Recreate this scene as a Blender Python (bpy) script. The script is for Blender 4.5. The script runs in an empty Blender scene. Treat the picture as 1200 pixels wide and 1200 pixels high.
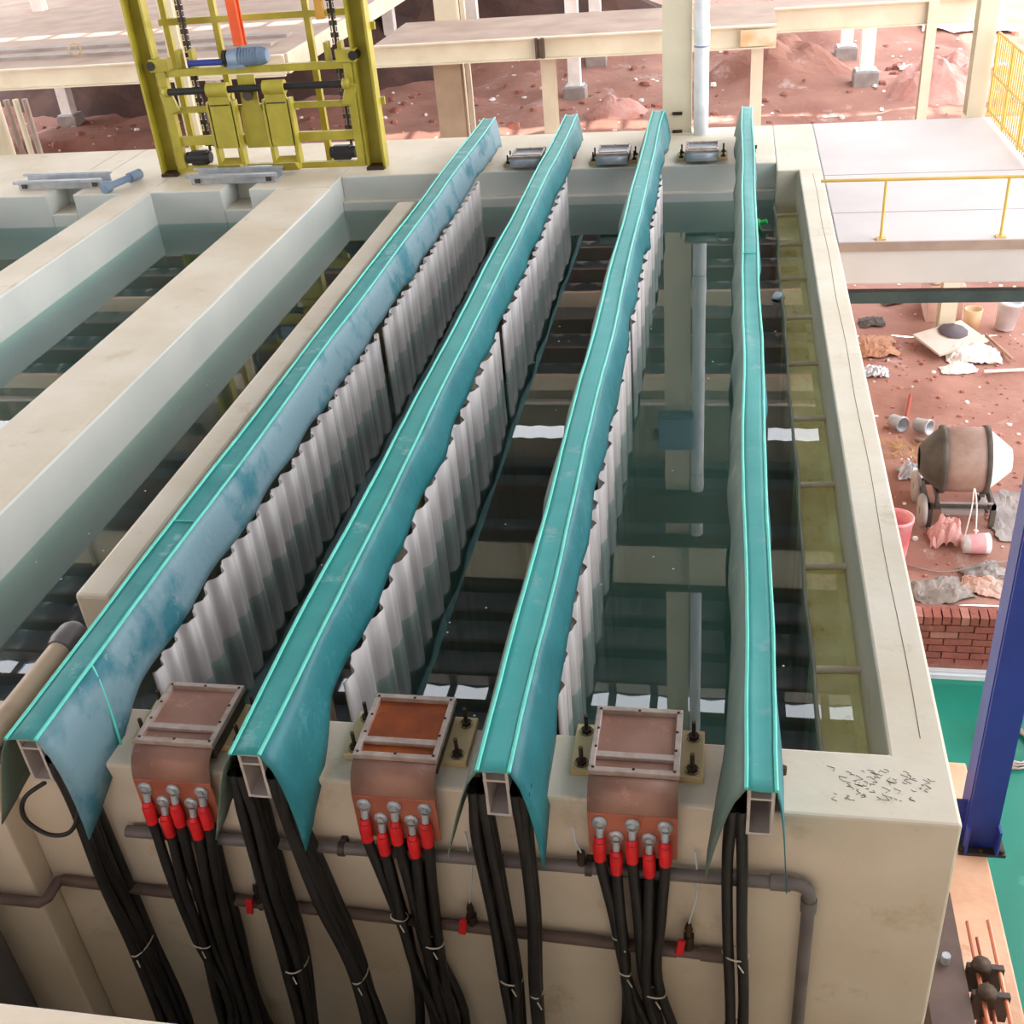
import bpy, math, random
from mathutils import Vector, Matrix, noise
random.seed(7)
PI = math.pi
COL = bpy.context.scene.collection
SC = bpy.context.scene

# ------------------------------------------------------------------ camera, sky, sun, exposure
cam = bpy.data.cameras.new('camera'); co = bpy.data.objects.new('camera', cam); COL.objects.link(co)
cam.sensor_width = 36; cam.sensor_fit = 'HORIZONTAL'; cam.lens = 36 * 1310 / 1200; cam.clip_end = 400
d = Vector((267, 850, -1310)).normalized(); u = Vector((-195, 2080, 1310)); u = (u - d * u.dot(d)).normalized()
r = d.cross(u)
co.matrix_world = Matrix.Translation((0, 0, 3)) @ Matrix((r, d, u)).to_4x4()
SC.camera = co
w = bpy.data.worlds.new('sky'); SC.world = w; w.use_nodes = True
nt = w.node_tree; bg = nt.nodes['Background']
tc = nt.nodes.new('ShaderNodeTexCoord'); sx = nt.nodes.new('ShaderNodeSeparateXYZ'); rp = nt.nodes.new('ShaderNodeValToRGB')
nt.links.new(tc.outputs['Generated'], sx.inputs[0]); nt.links.new(sx.outputs['Z'], rp.inputs[0])
rp.color_ramp.elements[0].position = 0.0; rp.color_ramp.elements[0].color = (1.0, .965, .94, 1)
rp.color_ramp.elements[1].position = 0.8; rp.color_ramp.elements[1].color = (.86, .92, 1.0, 1)
nt.links.new(rp.outputs[0], bg.inputs[0]); bg.inputs[1].default_value = 3.0
sun = bpy.data.lights.new('sun', 'SUN'); so = bpy.data.objects.new('sun', sun); COL.objects.link(so)
sun.energy = 5; sun.angle = .01; sun.color = (1, .95, .86)
so.rotation_euler = Vector((-.08, .65, -1.0)).to_track_quat('-Z', 'Y').to_euler(); so.location = (0, -10, 20)
vs = SC.view_settings
vs.view_transform = 'Standard'; vs.look = 'None'; vs.gamma = 1; vs.use_curve_mapping = False
vs.exposure = 0.86

# ------------------------------------------------------------------ helpers
def C(r, g, b):
    f = lambda c: (c / 255 / 12.92) if c / 255 <= .04045 else ((c / 255 + .055) / 1.055) ** 2.4
    return (f(r), f(g), f(b), 1)

def M(name, c1, c2=None, rough=.6, metal=0, scale=4, bump=0, lo=.35, hi=.65, stretch=(1, 1, 1), detail=6, c3=None, s3=20, coat=0):
    m = bpy.data.materials.new(name); m.use_nodes = True
    n = m.node_tree.nodes; l = m.node_tree.links; b = n['Principled BSDF']
    b.inputs['Roughness'].default_value = rough; b.inputs['Metallic'].default_value = metal
    b.inputs['Coat Weight'].default_value = coat
    b.inputs['Base Color'].default_value = C(*c1)
    g = n.new('ShaderNodeNewGeometry'); mp = n.new('ShaderNodeMapping'); mp.inputs['Scale'].default_value = stretch
    l.new(g.outputs['Position'], mp.inputs[0])
    nz = n.new('ShaderNodeTexNoise'); nz.inputs['Scale'].default_value = scale; nz.inputs['Detail'].default_value = detail
    l.new(mp.outputs[0], nz.inputs['Vector'])
    if c2:
        rp = n.new('ShaderNodeValToRGB'); rp.color_ramp.elements[0].position = lo; rp.color_ramp.elements[1].position = hi
        rp.color_ramp.elements[0].color = C(*c1); rp.color_ramp.elements[1].color = C(*c2)
        l.new(nz.outputs[0], rp.inputs[0]); out = rp.outputs[0]
        if c3:
            n3 = n.new('ShaderNodeTexNoise'); n3.inputs['Scale'].default_value = s3; n3.inputs['Detail'].default_value = 8
            n3.inputs['Roughness'].default_value = .7
            l.new(mp.outputs[0], n3.inputs['Vector'])
            r3 = n.new('ShaderNodeValToRGB'); r3.color_ramp.elements[0].position = .58; r3.color_ramp.elements[1].position = .68
            l.new(n3.outputs[0], r3.inputs[0])
            mx = n.new('ShaderNodeMix'); mx.data_type = 'RGBA'; l.new(r3.outputs[0], mx.inputs[0])
            l.new(out, mx.inputs[6]); mx.inputs[7].default_value = C(*c3); out = mx.outputs[2]
        l.new(out, b.inputs['Base Color'])
    if bump:
        n2 = n.new('ShaderNodeTexNoise'); n2.inputs['Scale'].default_value = scale * 6; n2.inputs['Detail'].default_value = 5
        l.new(mp.outputs[0], n2.inputs['Vector'])
        bp = n.new('ShaderNodeBump'); bp.inputs['Strength'].default_value = bump; bp.inputs['Distance'].default_value = .02
        l.new(n2.outputs[0], bp.inputs['Height']); l.new(bp.outputs[0], b.inputs['Normal'])
    return m

class MB:
    def __init__(s): s.v = []; s.f = []; s.sm = []
    def add(s, vs, fs, smooth=False):
        o = len(s.v); s.v += [tuple(p) for p in vs]; s.f += [tuple(i + o for i in f) for f in fs]; s.sm += [smooth] * len(fs); return s
    def box(s, x0, x1, y0, y1, z0, z1):
        vs = [(x, y, z) for x in (x0, x1) for y in (y0, y1) for z in (z0, z1)]
        return s.add(vs, [(0, 1, 3, 2), (4, 6, 7, 5), (0, 4, 5, 1), (2, 3, 7, 6), (0, 2, 6, 4), (1, 5, 7, 3)])
    def rbox(s, c, size, rot=(0, 0, 0)):
        from mathutils import Euler
        R = Euler(rot).to_matrix(); c = Vector(c)
        vs = [c + R @ Vector((x * size[0] / 2, y * size[1] / 2, z * size[2] / 2)) for x in (-1, 1) for y in (-1, 1) for z in (-1, 1)]
        return s.add(vs, [(0, 1, 3, 2), (4, 6, 7, 5), (0, 4, 5, 1), (2, 3, 7, 6), (0, 2, 6, 4), (1, 5, 7, 3)])
    def tube(s, pts, rad, n=10, cap=True, flat=1.0):
        pts = [Vector(p) for p in pts]; rs = rad if isinstance(rad, (list, tuple)) else [rad] * len(pts)
        up = None; rings = []
        for i, p in enumerate(pts):
            t = (pts[min(i + 1, len(pts) - 1)] - pts[max(i - 1, 0)]).normalized()
            if up is None:
                up = Vector((0, 0, 1)) if abs(t.z) < .9 else Vector((0, 1, 0))
            a = (up - t * up.dot(t)).normalized(); bb = t.cross(a); up = a
            rings.append([p + a * math.cos(2 * PI * k / n) * rs[i] * flat + bb * math.sin(2 * PI * k / n) * rs[i] for k in range(n)])
        vs = [q for rg in rings for q in rg]
        fs = [(i * n + k, i * n + (k + 1) % n, (i + 1) * n + (k + 1) % n, (i + 1) * n + k) for i in range(len(pts) - 1) for k in range(n)]
        s.add(vs, fs, True)
        if cap: s.add(rings[0], [tuple(range(n))[::-1]]); s.add(rings[-1], [tuple(range(n))])
        return s
    def lathe(s, prof, org, ax, n=24, smooth=True):
        org = Vector(org); ax = Vector(ax).normalized(); a = ax.orthogonal().normalized(); b = ax.cross(a)
        vs = [org + ax * h + (a * math.cos(2 * PI * k / n) + b * math.sin(2 * PI * k / n)) * rr for rr, h in prof for k in range(n)]
        fs = [(i * n + k, i * n + (k + 1) % n, (i + 1) * n + (k + 1) % n, (i + 1) * n + k) for i in range(len(prof) - 1) for k in range(n)]
        return s.add(vs, fs, smooth)
    def grid(s, fn, nu, nv, smooth=True):
        vs = [fn(i / nu, j / nv) for i in range(nu + 1) for j in range(nv + 1)]
        fs = [(i * (nv + 1) + j, (i + 1) * (nv + 1) + j, (i + 1) * (nv + 1) + j + 1, i * (nv + 1) + j + 1) for i in range(nu) for j in range(nv)]
        return s.add(vs, fs, smooth)
    def prism(s, poly, axis, a0, a1):
        def P(p, a): return {'x': (a, p[0], p[1]), 'y': (p[0], a, p[1]), 'z': (p[0], p[1], a)}[axis]
        n = len(poly); vs = [P(p, a0) for p in poly] + [P(p, a1) for p in poly]
        return s.add(vs, [tuple(range(n))[::-1], tuple(range(n, 2 * n))] + [(i, (i + 1) % n, n + (i + 1) % n, n + i) for i in range(n)])
    def build(s, name, mat, parent=None, bevel=0, solid=0, loc=None):
        me = bpy.data.meshes.new(name)
        # shift so the vertices are local to the parent (parents are only translated when built)
        o = Vector(loc) if loc is not None else Vector((0, 0, 0)); q = parent; off = Vector(o)
        while q: off += q.location; q = q.parent
        me.from_pydata([tuple(Vector(p) - off) for p in s.v], [], s.f); me.update()
        for p, sm in zip(me.polygons, s.sm): p.use_smooth = sm
        import bmesh
        bm = bmesh.new(); bm.from_mesh(me); bmesh.ops.recalc_face_normals(bm, faces=bm.faces); bm.to_mesh(me); bm.free()
        me.materials.append(mat)
        ob = bpy.data.objects.new(name, me); COL.objects.link(ob); ob.location = o
        if parent: ob.parent = parent
        if solid:
            md = ob.modifiers.new('solid', 'SOLIDIFY'); md.thickness = solid; md.offset = 0
        if bevel:
            md = ob.modifiers.new('bevel', 'BEVEL'); md.width = bevel; md.segments = 2; md.limit_method = 'ANGLE'; md.angle_limit = .9
        return ob

def box(name, mat, parent, x0, x1, y0, y1, z0, z1, bevel=0): return MB().box(x0, x1, y0, y1, z0, z1).build(name, mat, parent, bevel)
def tag(o, label, cat, group=None, kind=None):
    o['label'] = label; o['category'] = cat
    if group: o['group'] = group
    if kind: o['kind'] = kind
    return o
def thing(name, label, cat, loc=(0, 0, 0), group=None):
    o = bpy.data.objects.new(name, None); COL.objects.link(o); o.location = loc; o.empty_display_size = .1
    return tag(o, label, cat, group)
def struct(o): o['kind'] = 'structure'; return o
def copy_tree(o, parent=None):
    c = o.copy(); COL.objects.link(c); c.parent = parent
    for ch in list(o.children): copy_tree(ch, c)
    return c
def spline(pts, k=6):
    pts = [Vector(p) for p in pts]; out = []
    for i in range(len(pts) - 1):
        p0, p1, p2, p3 = pts[max(i - 1, 0)], pts[i], pts[i + 1], pts[min(i + 2, len(pts) - 1)]
        for j in range(k):
            t = j / k
            out.append(.5 * ((2 * p1) + (p2 - p0) * t + (2 * p0 - 5 * p1 + 4 * p2 - p3) * t * t + (3 * p1 - p0 - 3 * p2 + p3) * t ** 3))
    return out + [pts[-1]]
def fbm(x, y, z=0, o=4): return noise.fractal(Vector((x, y, z)), 1.0, 2.0, o)
R = random.uniform

# ------------------------------------------------------------------ materials
concrete = M('cream_lining', (226, 213, 194), (214, 198, 174), .55, scale=1.6, bump=.12, c3=(206, 188, 160), s3=3)
slab_m = M('pale_slab', (216, 204, 200), (206, 194, 190), .7, scale=1.2, bump=.1)
pale_paint = M('cream_paint', (226, 214, 190), (214, 200, 174), .5, scale=2)
dirt = M('red_dirt', (144, 96, 82), (176, 130, 114), .95, scale=.9, bump=.9, c3=(188, 158, 150), s3=1.4, lo=.3, hi=.7)
roofm = M('roof_sheet', (150, 164, 178), (128, 140, 152), .3, .5, scale=2)
darksteel = M('dark_steel', (66, 60, 58), (86, 76, 70), .5, .5, scale=6)
brownsteel = M('brown_steel', (104, 82, 74), (84, 66, 60), .55, .3, scale=5)
teal = M('teal_tarp', (22, 102, 110), (34, 118, 124), .55, scale=5, bump=.15, c3=(60, 130, 136), s3=7)
teal_dusty = M('dusty_teal_tarp', (108, 138, 148), (38, 106, 120), .65, scale=4, bump=.2, lo=.5, hi=.64, c3=(122, 144, 152), s3=12)
piping_m = M('turquoise_piping', (84, 198, 180), (96, 206, 190), .45, scale=9)
alu = M('aluminium', (206, 198, 194), (188, 178, 174), .45, .25, scale=8)
cathode = M('grey_white_cathode', (204, 196, 192), (172, 164, 162), .5, .15, scale=3, stretch=(1, 6, .4), c3=(190, 178, 168), s3=6)
copper = M('copper', (192, 116, 92), (170, 96, 76), .42, .35, scale=6, c3=(140, 74, 58), s3=9)
copper_wet = M('rusty_copper', (170, 84, 34), (132, 64, 34), .3, .35, scale=7, c3=(96, 52, 38), s3=9)
copper_dull = M('dull_copper', (164, 124, 108), (146, 104, 88), .5, .2, scale=6, c3=(186, 138, 124), s3=7)
steel = M('dull_steel', (188, 172, 162), (166, 148, 138), .4, .3, scale=20)
board_m = M('cream_board', (216, 192, 144), (196, 170, 124), .6, scale=7)
bolt_m = M('rusty_bolt', (86, 66, 52), (58, 46, 40), .6, .6, scale=30)
black = M('black_rubber', (22, 20, 20), (34, 31, 30), .5, scale=12)
red = M('red_sleeve', (226, 30, 36), (206, 22, 30), .45, scale=15)
white_pl = M('white_plastic', (236, 236, 240), (222, 222, 226), .4, scale=8)
grey_pipe = M('grey_pipe', (116, 108, 106), (100, 92, 90), .5, scale=6)
pinkgrey_pipe = M('pink_grey_pipe', (168, 150, 138), (146, 122, 110), .55, scale=5)
yellow = M('yellow_paint', (184, 170, 62), (166, 152, 50), .45, scale=5)
railyellow = M('rail_yellow', (224, 184, 92), (212, 172, 80), .45, scale=6)
orange = M('orange_paint', (240, 98, 44), (228, 84, 36), .45, scale=6)
blue = M('blue_paint', (42, 62, 150), (36, 52, 132), .5, scale=3, bump=.05)
bluegrey = M('blue_grey', (128, 148, 170), (112, 132, 156), .5, scale=8)
galv = M('galvanised', (188, 190, 194), (168, 172, 178), .4, .35, scale=10)
plinth_m = M('peach_concrete', (212, 160, 128), (226, 182, 150), .75, scale=3, bump=.2, c3=(196, 130, 92), s3=4)
greenfloor = M('green_floor', (26, 116, 98), (34, 128, 110), .2, scale=1.5, c3=(60, 140, 124), s3=2.5)
brick_m = M('red_brick', (150, 84, 70), (132, 74, 64), .9, scale=7, bump=.5)
mortar = M('mortar', (146, 96, 82), (130, 84, 74), .95, scale=9, bump=.4)
brick_pale = M('pale_brick', (168, 112, 98), (156, 100, 86), .9, scale=7, bump=.4)
pink = M('pink_plastic', (218, 104, 112), (236, 178, 178), .55, scale=4)
mixer_m = M('cement_coated_steel', (190, 162, 152), (172, 142, 130), .8, scale=6, bump=.3)
mixer_d = M('dark_cement_steel', (96, 88, 78), (74, 66, 60), .75, scale=7, bump=.2)
sheet_m = M('grey_sheet', (160, 148, 142), (138, 128, 124), .8, scale=5, bump=.2)
foil_m = M('foil', (206, 208, 216), (168, 170, 180), .3, .5, scale=9)
white_m = M('white_board', (238, 232, 226), (224, 214, 206), .7, scale=5)
tan_m = M('tan_mud', (186, 140, 112), (170, 122, 96), .9, scale=5, bump=.4)
yellow_mud = M('yellow_algae', (248, 238, 186), (232, 214, 150), .9, scale=4, bump=.3, stretch=(1.6, 1, 1), c3=(212, 184, 116), s3=8)
deep = M('deep_liner', (52, 92, 80), (40, 74, 66), .8, scale=1)
deep2 = M('green_liner', (52, 118, 88), (40, 98, 70), .8, scale=1)
wood = M('timber', (190, 158, 134), (168, 132, 108), .8, scale=4)
dust_brown = M('dusty_platform', (196, 172, 156), (178, 152, 136), .9, scale=1.5, bump=.2)
joint_m = M('dark_joint', (120, 104, 92), (96, 84, 74), .8, scale=10)
clear = M('clear_film', (214, 222, 226), (196, 206, 212), .2, .1, scale=9)
greenpl = M('green_plastic', (52, 190, 92), (40, 170, 80), .4, scale=9)
mound_m = M('pale_mound', (206, 160, 150), (188, 132, 120), .95, scale=3, bump=.6)

def water_mat(name, col, dens, scat=None, tint=(.62, .74, .68)):
    m = bpy.data.materials.new(name); m.use_nodes = True
    n = m.node_tree.nodes; l = m.node_tree.links; n.remove(n['Principled BSDF']); out = n['Material Output']
    tr = n.new('ShaderNodeBsdfTransparent'); gl = n.new('ShaderNodeBsdfGlossy'); gl.inputs['Roughness'].default_value = 0.0
    fr = n.new('ShaderNodeFresnel'); fr.inputs['IOR'].default_value = 1.8; tr.inputs['Color'].default_value = (*tint, 1)
    g = n.new('ShaderNodeNewGeometry'); sp = n.new('ShaderNodeSeparateXYZ'); l.new(g.outputs['True Normal'], sp.inputs[0])
    gt = n.new('ShaderNodeMath'); gt.operation = 'GREATER_THAN'; gt.inputs[1].default_value = .5; l.new(sp.outputs['Z'], gt.inputs[0])
    nb = n.new('ShaderNodeMath'); nb.operation = 'SUBTRACT'; nb.inputs[0].default_value = 1; l.new(g.outputs['Backfacing'], nb.inputs[1])
    m1 = n.new('ShaderNodeMath'); m1.operation = 'MULTIPLY'; l.new(gt.outputs[0], m1.inputs[0]); l.new(nb.outputs[0], m1.inputs[1])
    m2 = n.new('ShaderNodeMath'); m2.operation = 'MULTIPLY'; l.new(m1.outputs[0], m2.inputs[0]); l.new(fr.outputs[0], m2.inputs[1])
    mx = n.new('ShaderNodeMixShader'); l.new(m2.outputs[0], mx.inputs[0]); l.new(tr.outputs[0], mx.inputs[1]); l.new(gl.outputs[0], mx.inputs[2])
    nz = n.new('ShaderNodeTexNoise'); nz.inputs['Scale'].default_value = 3; nz.inputs['Detail'].default_value = 2
    l.new(g.outputs['Position'], nz.inputs['Vector'])
    bp = n.new('ShaderNodeBump'); bp.inputs['Strength'].default_value = .003; bp.inputs['Distance'].default_value = .02
    l.new(nz.outputs[0], bp.inputs['Height']); l.new(bp.outputs[0], gl.inputs['Normal'])
    l.new(mx.outputs[0], out.inputs['Surface'])
    va = n.new('ShaderNodeVolumeAbsorption'); va.inputs['Color'].default_value = (*col, 1); va.inputs['Density'].default_value = dens
    if scat:
        vsx = n.new('ShaderNodeVolumeScatter'); vsx.inputs['Color'].default_value = (*scat[0], 1); vsx.inputs['Density'].default_value = scat[1]
        ad = n.new('ShaderNodeAddShader'); l.new(va.outputs[0], ad.inputs[0]); l.new(vsx.outputs[0], ad.inputs[1]); l.new(ad.outputs[0], out.inputs['Volume'])
    else:
        l.new(va.outputs[0], out.inputs['Volume'])
    return m
water_main = water_mat('grey_green_water', (.30, .54, .46), 1.0, ((.46, .78, .62), 1.15), (.68, .84, .79))
water_clear = water_mat('shallow_yellow_water', (.80, .82, .50), .4, None, (.95, .95, .85))
water_green = water_mat('green_water', (.13, .58, .44), .8, ((.28, .86, .50), 1.5), (.64, .88, .82))

# ------------------------------------------------------------------ building shell: dirt, floor, roof, far cladding, added light-blocking side walls
def dirt_h(x, y):
    h = .07 * fbm(x * .8, y * .8) + .03 * fbm(x * 3, y * 3, 5)
    k = max(0, min(1, (y - 15) / 6))
    h += k * (.22 * fbm(x * .25, y * .25, 9) + .1 * fbm(x * 1.1, y * 1.1, 2))
    def bump(cx, cy, rx, ry, a):
        q = ((x - cx) / rx) ** 2 + ((y - cy) / ry) ** 2
        return a * math.exp(-q)
    h += bump(.9, 25.2, 1.5, 1.3, .5) + bump(-1.6, 30, 4, 2.5, .5) + bump(-7.5, 31, 3.5, 2, 1.6) + bump(-16, 33, 6, 3, 2.2) + bump(2.2, 31.5, 3, 2.5, .5)
    return -2.42 + h
MB().grid(lambda u, v: ((x := -34 + 52 * u), (y := 12.35 + 52 * v ** 1.5), dirt_h(x, y)), 190, 150).build('ground', dirt)
struct(bpy.data.objects['ground'])
o = MB().grid(lambda u, v: ((x := .825 + 12 * u ** 1.3), (y := 7.22 + 5.13 * v), dirt_h(x, y)), 70, 50).build('ground', dirt); struct(o)
o = box('floor', greenfloor, None, .825, 14, -4, 6.88, -3.0, -2.8); struct(o)
o = box('floor', M('trench_floor', (120, 108, 92), (92, 82, 70), .8, scale=2), None, -12, .9, 1.6, 2.8, -3.0, -2.9); struct(o)
# roof: corrugated sheet bays between purlins, one open daylight strip, a step with a window band, a lower far bay
rb = MB(); ZR = 9.8
def roofbay(y0, y1, z=ZR, x0=-24, x1=6.2):
    n = int((x1 - x0) / .35)
    rb.grid(lambda u, v: (x0 + (x1 - x0) * u, y0 + (y1 - y0) * v, z + .05 + .035 * math.cos(2 * PI * u * n / 2)), n * 2, 1, False)
for y0 in range(-10, 14): roofbay(y0, y0 + 1.0)
roofbay(14, 14.46)
for k in range(9): roofbay(15.08 + k * .94, 15.08 + (k + 1) * .94)
for y0 in range(0, 14): roofbay(23.5 + y0, 24.5 + y0, 8)
rf = rb.build('ceiling', roofm); struct(rf); rf.modifiers.new('s', 'SOLIDIFY').thickness = .01
for k, y in enumerate([-8, -5, -2, 1, 4, 7, 10, 12, 14.36, 15.08] + [16.02 + .94 * q for q in range(8)]):
    MB().box(-24, 6.2, y, y + .1, ZR - .22, ZR).build('purlin', darksteel, rf)
for k in range(7): MB().box(-24, 6.2, 25 + k * 1.8, 25.16 + k * 1.8, 7.6, 8).build('purlin', pale_paint if k == 2 else brownsteel, rf)
for k in range(41):
    x = -23.8 + k * .73
    MB().box(x, x + .14, 14.44, 15.1, ZR, ZR + .04).build('skylight_bar', roofm, rf)
cl = MB()
cl.grid(lambda u, v: (-24 + 30.2 * u, 23.5 + .03 * math.cos(2 * PI * u * 60), 7.8 + 1.15 * v), 240, 1, False)
cl.box(-2.2, 1.0, 23.48, 23.5, 8.9, 9.3); cl.box(-15.5, -11.5, 23.48, 23.5, 8.9, 9.3)
cl.grid(lambda u, v: (-24 + 30.2 * u, 23.5 + .03 * math.cos(2 * PI * u * 60), 9.28 + .6 * v), 240, 1, False)
wf = cl.build('wall_far', M('tan_cladding', (150, 140, 124), (136, 126, 112), .6, scale=2), solid=.01); struct(wf)
for k in range(14): box('mullion', darksteel, wf, -23.6 + k * 2, -23.1 + k * 2, 23.44, 23.56, 8.95, 9.28)
for z0, z1 in ((7.55, 7.9), (8.2, 8.28)):
    box('girt', pale_paint if z0 < 8 else white_m, wf, -24, 6.2, 23.3, 23.46, z0, z1)
o = box('wall_left_blocker', M('left_blocker_tan', (140, 132, 120), (126, 118, 108), .8, scale=1), None, -12.2, -12, -10, 2.6, -3, 9.8); struct(o)  # added out of view, keeps left daylight off the tank front
o = box('wall_right_blocker', M('right_blocker_tan', (150, 140, 126), (134, 124, 112), .8, scale=1), None, 6.2, 6.35, -10, 2.2, -3, 9.8); struct(o)  # unseen, added to close the near right side and dim the front
o = box('wall_back', M('dim_wall', (150, 140, 126), (134, 124, 112), .8, scale=1), None, -24, 6.2, -10.3, -10, -3, 9.8); struct(o)

# ------------------------------------------------------------------ concrete tank block
ZW = -.33
tank = thing('process_tank', 'long cream lined concrete tank block with four water filled bays', 'tank', (-4, 7, 0))
BT = -2.9
MB().prism([(-2.78, 2.79), (.82, 2.79), (.82, 12.25), (.42, 12.25), (.42, 10.58), (.615, 10.58), (.615, 3.11), (-2.78, 3.11)], 'z', BT, 0).build('outer_wall', concrete, tank, .012)
box('front_wall', concrete, tank, -12, -2.78, 2.68, 3.11, BT, 0, .012)
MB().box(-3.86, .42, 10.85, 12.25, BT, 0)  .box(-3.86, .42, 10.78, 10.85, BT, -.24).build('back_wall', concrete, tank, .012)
bw = MB()
def notched(xa, xb, n0, n1):
    bw.box(xa, n0, 10.5, 12.25, BT, 0); bw.box(n1, xb, 10.5, 12.25, BT, 0); bw.box(n0, n1, 10.5, 10.9, BT, -.2); bw.box(n0, n1, 10.9, 12.25, BT, 0)
notched(-5.8, -3.86, -5.02, -4.72); notched(-9.5, -5.8, -6.95, -6.65); bw.box(-17, -9.5, 10.5, 12.25, BT, 0)
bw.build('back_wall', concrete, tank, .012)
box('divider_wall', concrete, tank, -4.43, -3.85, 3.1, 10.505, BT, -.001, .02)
MB().box(-3.035, -2.85, 3.85, 9.97, BT, -.005).build('short_divider', concrete, tank, .02)
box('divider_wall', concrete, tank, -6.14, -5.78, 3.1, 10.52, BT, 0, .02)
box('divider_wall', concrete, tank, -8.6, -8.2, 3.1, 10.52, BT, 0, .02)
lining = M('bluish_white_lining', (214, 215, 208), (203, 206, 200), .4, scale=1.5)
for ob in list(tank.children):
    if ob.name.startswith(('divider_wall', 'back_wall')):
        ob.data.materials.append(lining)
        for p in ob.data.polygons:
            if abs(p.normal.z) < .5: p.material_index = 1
box('tank_floor', deep, tank, -3.85, .62, 3.1, 10.86, BT, -2.2)
box('tank_floor', deep2, tank, -8.2, -4.4, 3.1, 10.52, BT, -2.0)
box('trough_floor', yellow_mud, tank, .41, .616, 3.1, 10.6, -1.2, -.4)
MB().tube([(.735 + .004 * math.sin(i), 3.2 + i * .25, .0003) for i in range(30)], .0016, 4).build('pencil_line', joint_m, tank)
# scribbled black marks at the near right corner of the rim
sb = MB()
for k in range(110):
    x, y = R(.36, .74), R(2.88, 3.02)
    if abs(x - .6) < R(0, .25): 
        a = R(0, 6.3); L = R(.008, .03); sb.tube([(x, y, .001), (x + L * math.cos(a), y + L * .6 * math.sin(a), .001), (x + L * math.cos(a + 1), y + L * math.sin(a + .6), .001)], .001, 3, False)
sb.build('scuff_marks', joint_m, tank)['kind'] = 'stuff'

o = MB().box(-3.9, .404, 3.09, 10.86, -2.25, ZW).build('tank_water', water_main)
tag(o, 'grey green water filling the widest bay under the teal covered bars', 'water', kind='stuff')
o = MB().box(.42, .618, 3.09, 10.6, -.43, ZW).build('tank_water', water_clear)
tag(o, 'shallow yellowish water over the rods of the overflow trough at right', 'water', kind='stuff')
o = MB().box(-5.79, -4.42, 3.09, 10.52, -2.05, ZW).build('tank_water', water_green)
tag(o, 'clear green water in the narrow bay left of the thick dividing wall', 'water', kind='stuff')
o = MB().box(-8.21, -6.13, 3.09, 10.52, -2.05, ZW).build('tank_water', water_green)
tag(o, 'clear green water in the leftmost bay at the frame edge', 'water', kind='stuff')

wr = thing('weir_baffle', 'thin grey overflow baffle with cross rods beside the right tank wall', 'baffle', (.41, 6.8, -.32))
MB().grid(lambda u, v: (.412 + .006 * math.sin(u * 23) + .004 * math.sin(u * 61), 3.11 + 7.47 * u, -.3 - 1.6 * v + .004 * math.sin(u * 40)), 80, 3).build('baffle_plate', M('grey_rubber_sheet', (150, 146, 128), (128, 126, 110), .6, scale=4), wr, solid=.012)
rodm = M('tan_rod', (226, 208, 182), (204, 178, 148), .6, scale=6)
for k in range(9): MB().tube([(.415, 3.94 + k * .79, -.322), (.5, 3.94 + k * .79, -.316), (.616, 3.945 + k * .79, -.316)], .018, 8).build('spacer_rod', rodm, wr)

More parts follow.
